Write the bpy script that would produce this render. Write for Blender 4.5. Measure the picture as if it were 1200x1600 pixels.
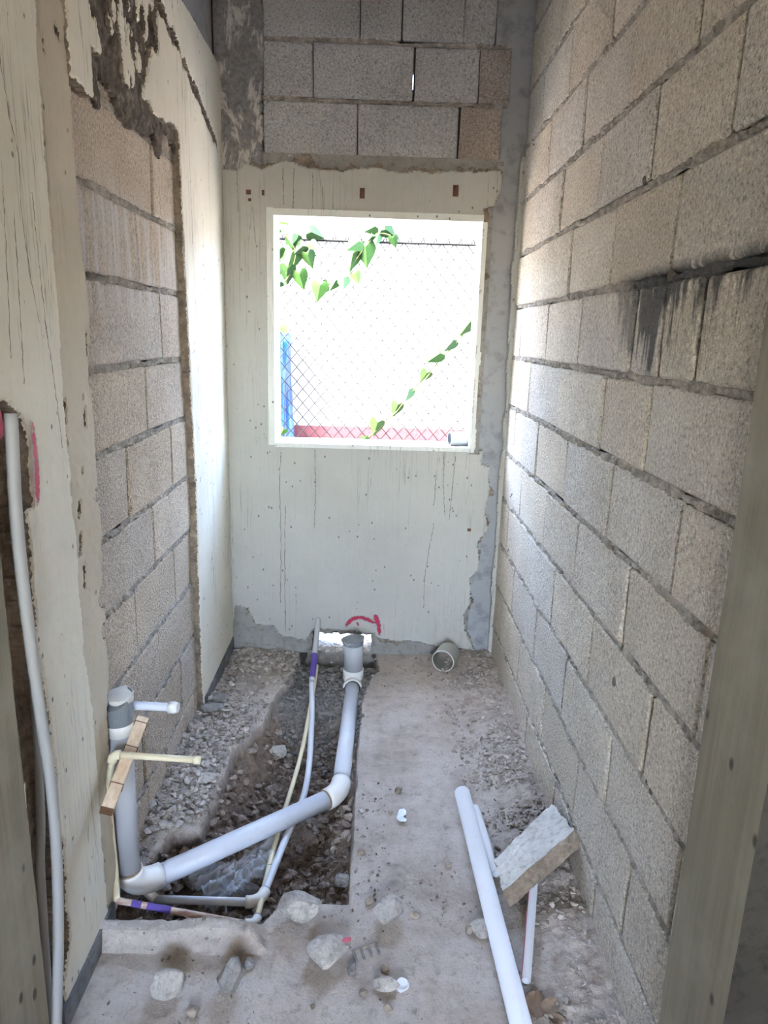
import bpy, bmesh, math, random
import numpy as np
from mathutils import Vector, Matrix

for o in list(bpy.data.objects):
    bpy.data.objects.remove(o)
random.seed(7)
RNG = np.random.default_rng(11)
scene = bpy.context.scene
COL = scene.collection

# ------------------------------------------------------------------ camera
CAM_F, CAM_PITCH, CAM_YAW, CAM_ROLL, CAM_H = 1110.0, 0.24341, 0.02075, 0.03011, 1.45
def camera_axes():
    cp, sp, cy, sy = math.cos(CAM_PITCH), math.sin(CAM_PITCH), math.cos(CAM_YAW), math.sin(CAM_YAW)
    fw = np.array([sy * cp, cy * cp, -sp]); rt = np.array([cy, -sy, 0.0]); up = np.cross(rt, fw)
    c, s = math.cos(CAM_ROLL), math.sin(CAM_ROLL)
    return c * rt + s * up, -s * rt + c * up, fw
RT, UP, FW = camera_axes()
cam_data = bpy.data.cameras.new('camera'); cam = bpy.data.objects.new('camera', cam_data); COL.objects.link(cam)
cam_data.sensor_fit = 'VERTICAL'; cam_data.sensor_height = 36.0; cam_data.sensor_width = 27.0
cam_data.lens = CAM_F / 1600 * 36; cam_data.clip_start = 0.02
cam.matrix_world = Matrix([[RT[0], UP[0], -FW[0], 0], [RT[1], UP[1], -FW[1], 0], [RT[2], UP[2], -FW[2], CAM_H], [0, 0, 0, 1]])
scene.camera = cam

# ------------------------------------------------------------------ sky, sun, exposure
SUN_DIR = Vector((-0.50, -0.33, 0.74)).normalized()
world = bpy.data.worlds.new('sky'); scene.world = world; world.use_nodes = True
wn = world.node_tree; bg = wn.nodes['Background']
sky = wn.nodes.new('ShaderNodeTexSky'); sky.sky_type = 'NISHITA'; sky.sun_disc = False
sky.sun_elevation = math.asin(SUN_DIR.z); sky.sun_rotation = math.atan2(SUN_DIR.x, SUN_DIR.y)
sky.air_density = 1.0; sky.dust_density = 3.0; sky.ozone_density = 1.0
wn.links.new(sky.outputs[0], bg.inputs[0]); bg.inputs[1].default_value = 1.25
sd = bpy.data.lights.new('sun', 'SUN'); sun = bpy.data.objects.new('sun', sd); COL.objects.link(sun)
sd.energy = 4.5; sd.angle = 0.01; sd.color = (1.0, 0.95, 0.86)
sun.rotation_euler = SUN_DIR.to_track_quat('Z', 'Y').to_euler(); sun.location = (-3, -2, 6)
vs = scene.view_settings
vs.view_transform = 'Standard'; vs.look = 'None'; vs.exposure = 3.12; vs.gamma = 1.0; vs.use_curve_mapping = False
# portal: only guides sampling of the sky through the window
pl = bpy.data.lights.new('window_portal', 'AREA'); po = bpy.data.objects.new('window_portal', pl); COL.objects.link(po)
pl.shape = 'RECTANGLE'; pl.size = 0.86; pl.size_y = 0.93; pl.cycles.is_portal = True
po.location = (0.0, 3.24, 1.45); po.rotation_euler = (-math.pi / 2, 0, 0)

# ------------------------------------------------------------------ pixel helpers (1200 x 1600 frame)
def ray(x, y): return FW * CAM_F + RT * (x - 600) - UP * (y - 800)
def _hit(x, y, i, val):
    d = ray(x, y); o = np.array([0, 0, CAM_H]); t = (val - o[i]) / d[i]; return o + d * t
def PX(x, y, X): return _hit(x, y, 0, X)
def PY(x, y, Y): return _hit(x, y, 1, Y)
def PZ(x, y, Z): return _hit(x, y, 2, Z)

# ------------------------------------------------------------------ noise
def _hash(ix, iy, s):
    h = (ix.astype(np.int64) * 374761393 + iy.astype(np.int64) * 668265263 + s * 974634777) & 0xffffffff
    h = ((h ^ (h >> 13)) * 1274126177) & 0xffffffff
    return ((h ^ (h >> 16)) & 0xffffff) / float(0xffffff)
def vn(x, y, s=0):
    x = np.asarray(x, float); y = np.asarray(y, float)
    ix, iy = np.floor(x), np.floor(y); fx, fy = x - ix, y - iy
    fx = fx * fx * (3 - 2 * fx); fy = fy * fy * (3 - 2 * fy)
    a, b, c, d = _hash(ix, iy, s), _hash(ix + 1, iy, s), _hash(ix, iy + 1, s), _hash(ix + 1, iy + 1, s)
    return (a * (1 - fx) + b * fx) * (1 - fy) + (c * (1 - fx) + d * fx) * fy
def fbm(x, y, s=0, o=4):
    t, a, n = 0, 0.5, 0
    for i in range(o):
        t = t + a * vn(np.asarray(x) * 2 ** i, np.asarray(y) * 2 ** i, s + i * 17); n += a; a *= 0.5
    return t / n - 0.5
def sstep(a, b, x):
    t = np.clip((np.asarray(x, float) - a) / (b - a), 0, 1); return t * t * (3 - 2 * t)
def inpoly(x, y, poly):
    x = np.asarray(x, float); y = np.asarray(y, float); r = np.zeros(x.shape, bool); n = len(poly)
    for i in range(n):
        (x1, y1), (x2, y2) = poly[i], poly[(i + 1) % n]
        if y1 == y2: continue
        c = ((y1 > y) != (y2 > y)) & (x < (x2 - x1) * (y - y1) / (y2 - y1) + x1); r ^= c
    return r
def polydist(x, y, poly):
    x = np.asarray(x, float); y = np.asarray(y, float); d = np.full(x.shape, 1e9); n = len(poly)
    for i in range(n):
        (x1, y1), (x2, y2) = poly[i], poly[(i + 1) % n]
        dx, dy = x2 - x1, y2 - y1; L = dx * dx + dy * dy + 1e-12
        t = np.clip(((x - x1) * dx + (y - y1) * dy) / L, 0, 1)
        d = np.minimum(d, np.hypot(x - x1 - t * dx, y - y1 - t * dy))
    return np.where(inpoly(x, y, poly), -d, d)

# ------------------------------------------------------------------ materials
class G:
    """tiny node-graph builder"""
    def __init__(s, name, rough=0.9, spec=0.2):
        s.m = bpy.data.materials.new(name); s.m.use_nodes = True; s.t = s.m.node_tree
        s.b = s.t.nodes['Principled BSDF']; s.b.inputs['Roughness'].default_value = rough
        s.b.inputs['Specular IOR Level'].default_value = spec
        s.geo = None
    def n(s, typ, **kw):
        o = s.t.nodes.new(typ)
        for k, v in kw.items():
            if isinstance(k, str) and hasattr(o, k) and k not in ('color',): setattr(o, k, v)
        return o
    def put(s, sock, v):
        if hasattr(v, 'is_output') or isinstance(v, bpy.types.NodeSocket): s.t.links.new(v, sock)
        elif v is not None:
            if isinstance(v, tuple) and len(v) == 3 and len(sock.default_value) == 4: v = (*v, 1)
            sock.default_value = v
    def pos(s, scale=(1, 1, 1), obj=False):
        if obj: c = s.n('ShaderNodeTexCoord').outputs['Object']
        else: c = s.n('ShaderNodeNewGeometry').outputs['Position']
        if scale == (1, 1, 1): return c
        mp = s.n('ShaderNodeVectorMath', operation='MULTIPLY'); s.put(mp.inputs[0], c); mp.inputs[1].default_value = scale
        return mp.outputs[0]
    def noise(s, scale, vec=None, detail=4, rough=0.6, dist=0.0):
        o = s.n('ShaderNodeTexNoise'); s.put(o.inputs['Vector'], vec if vec is not None else s.pos())
        o.inputs['Scale'].default_value = scale; o.inputs['Detail'].default_value = detail
        o.inputs['Roughness'].default_value = rough; o.inputs['Distortion'].default_value = dist
        return o.outputs['Fac']
    def vor(s, scale, vec=None, feature='F1', out='Distance', rand=1.0):
        o = s.n('ShaderNodeTexVoronoi', feature=feature); s.put(o.inputs['Vector'], vec if vec is not None else s.pos())
        o.inputs['Scale'].default_value = scale; o.inputs['Randomness'].default_value = rand
        return o.outputs[out]
    def ramp(s, f, a, b, lo=0.0, hi=1.0):
        o = s.n('ShaderNodeMapRange', clamp=True); s.put(o.inputs[0], f)
        o.inputs[1].default_value = a; o.inputs[2].default_value = b; o.inputs[3].default_value = lo; o.inputs[4].default_value = hi
        return o.outputs[0]
    def mix(s, f, a, b):
        o = s.n('ShaderNodeMix', data_type='RGBA'); s.put(o.inputs['Factor'], f)
        s.put(o.inputs[6], a); s.put(o.inputs[7], b); return o.outputs[2]
    def math(s, op, a, b=None):
        o = s.n('ShaderNodeMath', operation=op); s.put(o.inputs[0], a)
        if b is not None: s.put(o.inputs[1], b)
        return o.outputs[0]
    def attr(s, name):
        o = s.n('ShaderNodeAttribute', attribute_name=name); return o.outputs['Fac']
    def rnd(s): return s.n('ShaderNodeObjectInfo').outputs['Random']
    def xyz(s):
        o = s.n('ShaderNodeSeparateXYZ'); s.put(o.inputs[0], s.pos()); return o.outputs
    def band(s, v, a, b, soft):
        return s.math('MULTIPLY', s.ramp(v, a - soft, a + soft), s.ramp(v, b - soft, b + soft, 1, 0))
    def done(s, col, height=None, strength=0.5, dist=0.004):
        s.put(s.b.inputs['Base Color'], col)
        if height is not None:
            bp = s.n('ShaderNodeBump'); bp.inputs['Strength'].default_value = strength; bp.inputs['Distance'].default_value = dist
            s.put(bp.inputs['Height'], height); s.t.links.new(bp.outputs[0], s.b.inputs['Normal'])
        return s.m

def m_block(name, base, dark, light, stain=None):
    g = G(name, 0.95, 0.1)
    big = g.noise(5.0, detail=3); fine = g.noise(125.0, detail=3, rough=0.8); grain = g.vor(190.0)
    hue = g.math('FRACT', g.math('MULTIPLY', g.rnd(), 7.31))
    gm = sum(base) / 3 * 1.08
    c = g.mix(g.ramp(g.rnd(), 0, 1, 0.0, 0.6), base, light)
    c = g.mix(g.ramp(hue, 0.4, 1.0, 0.0, 0.45), c, (gm * 1.02, gm, gm * 0.97))
    c = g.mix(g.ramp(big, 0.38, 0.72, 0.0, 0.6), c, dark)
    c = g.mix(g.ramp(fine, 0.53, 0.66, 0.0, 0.72), c, tuple(x * 0.36 for x in dark))
    c = g.mix(g.ramp(fine, 0.46, 0.33, 0.0, 0.55), c, tuple(min(1, x * 1.5) for x in light))
    c = g.mix(g.ramp(grain, 0.0, 0.25, 0.35, 0.0), c, light)
    x, y, z = g.xyz()
    if stain == 'right':
        # black drip stains that run down from one bed joint
        st = g.noise(1.0, g.pos((1, 15, 2.6)), detail=5, rough=0.65)
        f = g.math('MULTIPLY', g.ramp(g.math('ADD', st, g.ramp(z, 1.38, 1.58, -0.10, 0.10)), 0.50, 0.58), g.band(z, 1.385, 1.60, 0.012))
        f = g.math('MULTIPLY', f, g.band(y, 0.9, 1.74, 0.14))
        c = g.mix(g.math('MULTIPLY', f, 0.85), c, (0.05, 0.05, 0.052))
    if stain == 'left':
        st = g.noise(1.0, g.pos((1, 26, 2.0)), detail=4, rough=0.7)
        f = g.math('MULTIPLY', g.ramp(st, 0.42, 0.62), g.band(z, 1.50, 1.78, 0.05))
        c = g.mix(g.math('MULTIPLY', f, 0.8), c, (0.68, 0.67, 0.66))
        f2 = g.math('MULTIPLY', g.ramp(st, 0.62, 0.7), g.band(z, 1.36, 1.60, 0.04))
        c = g.mix(g.math('MULTIPLY', f2, 0.5), c, (0.12, 0.11, 0.11))
        f3 = g.math('MULTIPLY', g.ramp(g.noise(18.0, detail=5), 0.42, 0.6), g.ramp(z, 1.93, 2.06))
        c = g.mix(f3, c, (0.10, 0.085, 0.07))
    h = g.math('ADD', g.math('MULTIPLY', fine, -1.0), g.math('MULTIPLY', grain, 0.6))
    return g.done(c, h, 1.0, 0.006)

def m_rough(name, base, dark, scale=60, bump=0.006, var=8.0, light=None):
    g = G(name, 0.95, 0.1)
    n1 = g.noise(var, detail=4); n2 = g.noise(scale, detail=5, rough=0.7)
    c = g.mix(g.ramp(n1, 0.35, 0.65), base, dark)
    c = g.mix(g.ramp(n2, 0.5, 0.72, 0, 0.75), c, tuple(x * 0.45 for x in dark))
    if light: c = g.mix(g.ramp(n2, 0.45, 0.25, 0, 0.8), c, light)
    if name == 'bed_mortar':      # the soaked, blackened stretch of one bed joint
        x, y, z = g.xyz()
        c = g.mix(g.math('MULTIPLY', g.band(z, 1.555, 1.605, 0.004), g.band(y, 0.9, 1.72, 0.10)), c, (0.10, 0.098, 0.095))
    return g.done(c, n2, 0.9, bump)

def m_plaster(name, base, grime, streak=0.5, bumps=0.0015):
    g = G(name, 0.85, 0.25)
    big = g.noise(2.2, detail=5, rough=0.65); fine = g.noise(70.0, detail=4)
    st = g.noise(1.0, g.pos((38, 38, 0.9)), detail=3, rough=0.55, dist=0.3)
    c = g.mix(g.ramp(big, 0.42, 0.72, 0, 0.55), base, grime)
    c = g.mix(g.ramp(fine, 0.55, 0.75, 0, 0.25), c, grime)
    crack = g.math('SUBTRACT', 1.0, g.ramp(g.math('ABSOLUTE', g.math('SUBTRACT', st, 0.5)), 0.0, 0.012))
    gate = g.ramp(g.noise(3.0, g.pos((1, 1, 0.5)), detail=2), 0.5, 0.62)
    c = g.mix(g.math('MULTIPLY', g.math('MULTIPLY', crack, gate), streak), c, (0.13, 0.105, 0.085))
    pit = g.vor(34.0, g.pos((1, 1, 0.7)))
    pg = g.ramp(g.vor(34.0, g.pos((1, 1, 0.7)), out='Color'), 0.58, 0.6)
    c = g.mix(g.math('MULTIPLY', g.ramp(pit, 0.16, 0.10, 0, 0.8), pg), c, (0.12, 0.10, 0.085))
    return g.done(c, g.math('ADD', fine, g.math('MULTIPLY', crack, -0.8)), 0.6, bumps)

MAT = {}
MAT['block'] = m_block('concrete_block_grey', (0.60, 0.52, 0.41), (0.46, 0.395, 0.31), (0.70, 0.63, 0.52), 'right')
MAT['block_left'] = m_block('concrete_block_tan', (0.55, 0.455, 0.345), (0.42, 0.34, 0.255), (0.63, 0.54, 0.43), 'left')
MAT['block_back'] = m_block('concrete_block_neutral', (0.50, 0.49, 0.475), (0.38, 0.37, 0.36), (0.58, 0.565, 0.55))  # back wall blocks, greyer than those of the side walls
MAT['block_rust'] = m_block('concrete_block_rusty', (0.43, 0.355, 0.295), (0.30, 0.24, 0.20), (0.50, 0.42, 0.36))
MAT['mortar'] = m_rough('bed_mortar', (0.48, 0.43, 0.365), (0.27, 0.24, 0.20), 55, 0.010, 22, (0.70, 0.65, 0.58))
MAT['mortar_dark'] = m_rough('joint_mortar', (0.09, 0.08, 0.07), (0.05, 0.045, 0.04), 60, 0.005)
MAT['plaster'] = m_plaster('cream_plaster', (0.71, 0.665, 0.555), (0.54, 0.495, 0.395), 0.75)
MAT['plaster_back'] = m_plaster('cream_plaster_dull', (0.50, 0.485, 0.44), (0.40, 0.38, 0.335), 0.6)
MAT['plaster_strip'] = m_plaster('beige_plaster', (0.54, 0.475, 0.365), (0.38, 0.325, 0.24), 0.4)
MAT['basecoat'] = m_rough('brown_render', (0.36, 0.285, 0.215), (0.20, 0.16, 0.125), 45, 0.006, 14, (0.52, 0.47, 0.40))
MAT['rubble_dark'] = m_rough('dark_broken_render', (0.20, 0.165, 0.135), (0.09, 0.075, 0.06), 40, 0.012, 22, (0.44, 0.40, 0.35))
MAT['hall_face_shade'] = m_rough('painted_hall_shade', (0.055, 0.048, 0.038), (0.035, 0.03, 0.024), 40, 0.002, 6)  # shade on the hall-side wall face, painted in as a near-black colour
MAT['basecoat_grey'] = m_rough('grey_render', (0.34, 0.325, 0.295), (0.27, 0.255, 0.23), 40, 0.002, 6)
MAT['column'] = m_rough('smooth_concrete', (0.38, 0.38, 0.38), (0.345, 0.345, 0.35), 14, 0.0006, 2.5)
MAT['soffit'] = m_rough('ceiling_concrete', (0.42, 0.40, 0.37), (0.34, 0.32, 0.30), 30, 0.002, 3)
MAT['hall'] = m_rough('hall_paint', (0.62, 0.58, 0.50), (0.52, 0.48, 0.41), 30, 0.001, 2)
def _mottled():
    g = G('paint_flecked_concrete', 0.9, 0.2)
    a = g.noise(9, g.pos((1, 1, 0.45)), detail=6, rough=0.75, dist=0.4); b = g.noise(60, detail=4)
    c = g.mix(g.ramp(b, 0.4, 0.7), (0.26, 0.25, 0.24), (0.15, 0.145, 0.14))
    c = g.mix(g.ramp(a, 0.52, 0.58), c, (0.52, 0.49, 0.45))
    return g.done(c, g.math('ADD', a, b), 0.6, 0.004)
MAT['mottled'] = _mottled()
def _jamb():
    g = G('board_marked_concrete', 0.8, 0.25)
    st = g.noise(1.0, g.pos((30, 30, 1.4)), detail=6, rough=0.7, dist=0.5); b = g.noise(5, detail=5)
    c = g.mix(g.ramp(st, 0.30, 0.72), (0.27, 0.235, 0.165), (0.17, 0.145, 0.10))
    c = g.mix(g.ramp(b, 0.45, 0.72, 0, 0.6), c, (0.36, 0.33, 0.26))
    pit = g.vor(22.0, g.pos((1, 1, 0.6))); pg = g.ramp(g.vor(22.0, g.pos((1, 1, 0.6)), out='Color'), 0.62, 0.64)
    c = g.mix(g.math('MULTIPLY', g.ramp(pit, 0.2, 0.12), pg), c, (0.07, 0.055, 0.04))
    return g.done(c, st, 0.5, 0.003)
MAT['jamb'] = _jamb()
def _floor():
    g = G('slab_and_soil', 0.95, 0.12)
    a = g.noise(3.5, detail=6, rough=0.7); f = g.noise(120, detail=4, rough=0.75); m = g.noise(26, detail=5, rough=0.7)
    slab = g.mix(g.ramp(a, 0.40, 0.62), (0.57, 0.505, 0.44), (0.41, 0.345, 0.29))
    slab = g.mix(g.ramp(m, 0.54, 0.72, 0, 0.75), slab, (0.25, 0.20, 0.16))
    slab = g.mix(g.ramp(m, 0.46, 0.28, 0, 0.6), slab, (0.62, 0.57, 0.52))
    slab = g.mix(g.ramp(f, 0.56, 0.72, 0, 0.6), slab, (0.22, 0.18, 0.15))
    soil = g.mix(g.ramp(m, 0.38, 0.66), (0.27, 0.20, 0.15), (0.12, 0.085, 0.065))
    soil = g.mix(g.ramp(f, 0.6, 0.75, 0, 0.6), soil, (0.33, 0.27, 0.22))
    wet = g.mix(g.ramp(m, 0.35, 0.65), (0.27, 0.255, 0.23), (0.13, 0.12, 0.11))
    dust = g.mix(g.ramp(m, 0.38, 0.66), (0.50, 0.435, 0.37), (0.24, 0.195, 0.155))
    c = g.mix(g.attr('dust'), slab, dust); c = g.mix(g.attr('soil'), c, soil); c = g.mix(g.attr('wet'), c, wet)
    h = g.math('ADD', g.math('MULTIPLY', m, 1.2), f)
    return g.done(c, h, 0.9, 0.006)
MAT['floor'] = _floor()
def m_stone(name, a, b):
    g = G(name, 0.95, 0.1)
    t = g.attr('tone'); f = g.noise(130, detail=4, rough=0.7)
    c = g.mix(t, a, b); c = g.mix(g.ramp(f, 0.5, 0.72, 0, 0.7), c, tuple(x * 0.5 for x in a))
    return g.done(c, f, 0.8, 0.004)
MAT['gravel'] = m_stone('grey_gravel', (0.30, 0.25, 0.21), (0.58, 0.52, 0.46))
MAT['daylight_tinted_gravel'] = m_stone('daylight_tinted_gravel', (0.55, 0.53, 0.50), (0.82, 0.80, 0.77))  # daylight on the hole gravel, painted in as a paler colour
MAT['soil_clod'] = m_stone('brown_clods', (0.17, 0.125, 0.095), (0.42, 0.35, 0.29))
MAT['wet_mortar'] = m_stone('damp_mortar', (0.14, 0.13, 0.115), (0.34, 0.32, 0.29))
MAT['rock'] = m_rough('broken_concrete', (0.60, 0.56, 0.50), (0.46, 0.42, 0.365), 80, 0.010, 25, (0.76, 0.73, 0.68))
MAT['slab_face'] = m_rough('pale_block_face', (0.66, 0.63, 0.57), (0.56, 0.53, 0.47), 60, 0.004, 9, (0.74, 0.72, 0.68))
MAT['rock_dark'] = m_rough('grey_rubble', (0.33, 0.31, 0.29), (0.22, 0.205, 0.19), 70, 0.006, 9, (0.45, 0.43, 0.41))
MAT['rock_tan'] = m_rough('tan_pebble', (0.42, 0.355, 0.285), (0.30, 0.245, 0.19), 70, 0.003, 9)
MAT['brown_side'] = m_rough('dirty_break', (0.30, 0.235, 0.175), (0.18, 0.14, 0.10), 50, 0.006, 9, (0.46, 0.40, 0.33))
def m_pvc(name, col, rough=0.35, dirt=0.35, dcol=(0.36, 0.30, 0.24), spec=0.4):
    g = G(name, rough, spec)
    n = g.noise(9, detail=6, rough=0.75); f = g.noise(60, detail=3)
    c = g.mix(g.ramp(n, 0.56, 0.75, 0, dirt), col, dcol); c = g.mix(g.ramp(f, 0.62, 0.8, 0, dirt), c, dcol)
    return g.done(c)
MAT['pvc'] = m_pvc('grey_white_pvc', (0.66, 0.68, 0.73), 0.38, 0.25)
MAT['pvc_fit'] = m_pvc('white_pvc_fitting', (0.80, 0.78, 0.73), 0.4, 0.3)
MAT['pvc_grey'] = m_pvc('mid_grey_pvc', (0.47, 0.47, 0.48), 0.45, 0.3)
MAT['cpvc'] = m_pvc('cream_cpvc', (0.78, 0.68, 0.46), 0.4, 0.2)
MAT['conduit'] = m_pvc('dull_grey_conduit', (0.34, 0.33, 0.31), 0.5, 0.2)
MAT['tape'] = m_pvc('grey_duct_tape', (0.20, 0.215, 0.23), 0.35, 0.3)
MAT['tape_pale'] = m_pvc('pale_wrap', (0.62, 0.60, 0.56), 0.45, 0.3)
MAT['purple'] = m_pvc('purple_primer', (0.10, 0.06, 0.30), 0.5, 0.25)
MAT['glue'] = m_pvc('brown_glue', (0.30, 0.20, 0.11), 0.6, 0.3)
MAT['dark'] = m_pvc('dark_inside', (0.05, 0.05, 0.05), 0.8, 0.0)
MAT['red_print'] = m_pvc('red_print_line', (0.45, 0.10, 0.14), 0.5, 0.2)
def _pinkpipe():
    g = G('primer_streaked_cpvc', 0.45, 0.35)
    n = g.noise(1.0, g.pos((12, 60, 60)), detail=4); x, y, z = g.xyz()
    c = g.mix(g.ramp(n, 0.42, 0.6), (0.74, 0.62, 0.50), (0.50, 0.29, 0.22))
    return g.done(c)
MAT['pinkpipe'] = _pinkpipe()
def _wood():
    g = G('pale_timber', 0.75, 0.2)
    n = g.noise(1.0, g.pos((90, 9, 90)), detail=4, dist=0.4)
    c = g.mix(g.ramp(n, 0.35, 0.68), (0.82, 0.65, 0.47), (0.64, 0.45, 0.29)); return g.done(c, n, 0.4, 0.002)
MAT['wood'] = _wood()
MAT['wood_end'] = m_rough('timber_end', (0.16, 0.08, 0.045), (0.09, 0.045, 0.025), 80, 0.002)
MAT['frame'] = m_plaster('white_window_lining', (0.80, 0.80, 0.74), (0.60, 0.60, 0.54), 0.5)
MAT['baseboard'] = m_rough('dark_skirting', (0.20, 0.20, 0.20), (0.10, 0.10, 0.105), 40, 0.002, 8)
MAT['ground'] = m_rough('outdoor_gravel', (0.60, 0.55, 0.48), (0.42, 0.38, 0.33), 60, 0.008, 4)
MAT['white_wall'] = m_rough('white_wall_paint', (0.27, 0.27, 0.265), (0.25, 0.25, 0.245), 30, 0.001, 2)
MAT['red_band'] = m_rough('red_wall_paint', (0.10, 0.036, 0.040), (0.085, 0.03, 0.034), 30, 0.001, 2)
MAT['wire'] = m_pvc('galvanised_wire', (0.022, 0.023, 0.022), 0.9, 0.0, spec=0.05)
MAT['metal'] = m_pvc('zinc_scrap', (0.70, 0.74, 0.80), 0.3, 0.1)
MAT['steel'] = m_pvc('dark_steel', (0.12, 0.10, 0.09), 0.6, 0.3)
MAT['rust'] = m_rough('rusty_plug', (0.20, 0.10, 0.06), (0.10, 0.055, 0.04), 90, 0.002)
def _blue():
    g = G('blue_tarp', 0.35, 0.5)
    n = g.noise(1.0, g.pos((22, 22, 2.2)), detail=3)
    c = g.mix(g.ramp(n, 0.4, 0.65), (0.0015, 0.020, 0.085), (0.004, 0.045, 0.15)); return g.done(c, n, 0.6, 0.01)
MAT['blue'] = _blue()
def _leaf():
    g = G('vine_leaf', 0.5, 0.3)
    c = g.mix(g.rnd(), (0.020, 0.062, 0.010), (0.032, 0.085, 0.010)); n = g.noise(60)
    c = g.mix(g.ramp(n, 0.45, 0.7, 0, 0.5), c, (0.015, 0.05, 0.01))
    g.b.inputs['Transmission Weight'].default_value = 0.0
    return g.done(c)
MAT['leaf'] = _leaf()
MAT['stem'] = m_rough('vine_stem', (0.14, 0.16, 0.06), (0.08, 0.09, 0.04), 60, 0.001)
MAT['dry_leaf'] = m_rough('dry_leaf_brown', (0.34, 0.25, 0.18), (0.22, 0.15, 0.10), 40, 0.002)
def _spray():
    g = G('red_spray_paint', 0.6, 0.3)
    n = g.noise(120, detail=4); e = g.attr('edge')
    g.put(g.b.inputs['Alpha'], g.ramp(g.math('ADD', e, g.math('MULTIPLY', g.math('SUBTRACT', n, 0.5), 1.5)), 0.25, 0.75, 0, 0.92))
    return g.done((0.50, 0.03, 0.085))
MAT['spray'] = _spray()
def _plastic():
    g = G('clear_plastic_film', 0.12, 0.6)
    g.b.inputs['Alpha'].default_value = 0.30
    return g.done((0.82, 0.86, 0.92))
MAT['film'] = _plastic()

# ------------------------------------------------------------------ mesh + object helpers
def mesh(name, V, F, mats, attrs=None, smooth=False, mi=None):
    me = bpy.data.meshes.new(name); V = np.asarray(V, float)
    if isinstance(F, np.ndarray):
        nf, k = F.shape
        me.vertices.add(len(V)); me.vertices.foreach_set('co', V.ravel())
        me.loops.add(nf * k); me.loops.foreach_set('vertex_index', F.ravel().astype(np.int32))
        me.polygons.add(nf); me.polygons.foreach_set('loop_start', np.arange(0, nf * k, k, dtype=np.int32))
        me.polygons.foreach_set('loop_total', np.full(nf, k, dtype=np.int32))
        me.update(calc_edges=True); me.validate()
    else:
        me.from_pydata([tuple(v) for v in V], [], F); me.update()
    for m in (mats if isinstance(mats, (list, tuple)) else [mats]): me.materials.append(MAT[m])
    if attrs:
        for k2, a in attrs.items():
            at = me.attributes.new(k2, 'FLOAT', 'POINT'); at.data.foreach_set('value', np.asarray(a, np.float32))
    if mi is not None: me.polygons.foreach_set('material_index', np.asarray(mi, np.int32))
    me.polygons.foreach_set('use_smooth', np.full(len(me.polygons), smooth))
    return me
def props(o, label=None, cat=None, group=None, kind=None):
    for k, v in (('label', label), ('category', cat), ('group', group), ('kind', kind)):
        if v: o[k] = v
    return o
def thing(name, label, cat, loc, group=None):
    o = bpy.data.objects.new(name, None); COL.objects.link(o); o.location = tuple(loc); o.empty_display_size = 0.03
    return props(o, label, cat, group)
def wloc(o):
    v = np.array(o.location)
    while o.parent: o = o.parent; v = v + np.array(o.location)
    return v
def obj(name, V, F, mats, parent=None, attrs=None, smooth=False, origin=None, mi=None):
    """V in world coordinates; the object gets its own origin at its base"""
    V = np.asarray(V, float)
    if origin is None:
        origin = np.array([(V[:, 0].min() + V[:, 0].max()) / 2, (V[:, 1].min() + V[:, 1].max()) / 2, V[:, 2].min()])
    origin = np.asarray(origin, float)
    o = bpy.data.objects.new(name, mesh(name, V - origin, F, mats, attrs, smooth, mi)); COL.objects.link(o)
    if parent is not None: o.parent = parent; o.location = tuple(origin - wloc(parent))
    else: o.location = tuple(origin)
    return o
def boxvf(x0, x1, y0, y1, z0, z1):
    V = [(x, y, z) for x in (x0, x1) for y in (y0, y1) for z in (z0, z1)]
    return V, [(0, 1, 3, 2), (4, 6, 7, 5), (0, 4, 5, 1), (2, 3, 7, 6), (0, 2, 6, 4), (1, 5, 7, 3)]
def join(parts):
    V, F = [], []
    for v, f in parts:
        n = len(V); V += [tuple(p) for p in v]; F += [tuple(i + n for i in q) for q in f]
    return V, F
def holed(axis, t0, t1, us, zs, holes):
    """slab across `axis` ('x' or 'y') from t0 to t1, split at us and zs, leaving the cells in holes open"""
    P = []
    for a, b in zip(us[:-1], us[1:]):
        for c, d in zip(zs[:-1], zs[1:]):
            u, z = (a + b) / 2, (c + d) / 2
            if any(h[0] < u < h[1] and h[2] < z < h[3] for h in holes): continue
            P.append(boxvf(a, b, t0, t1, c, d) if axis == 'y' else boxvf(t0, t1, a, b, c, d))
    return join(P)
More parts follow.
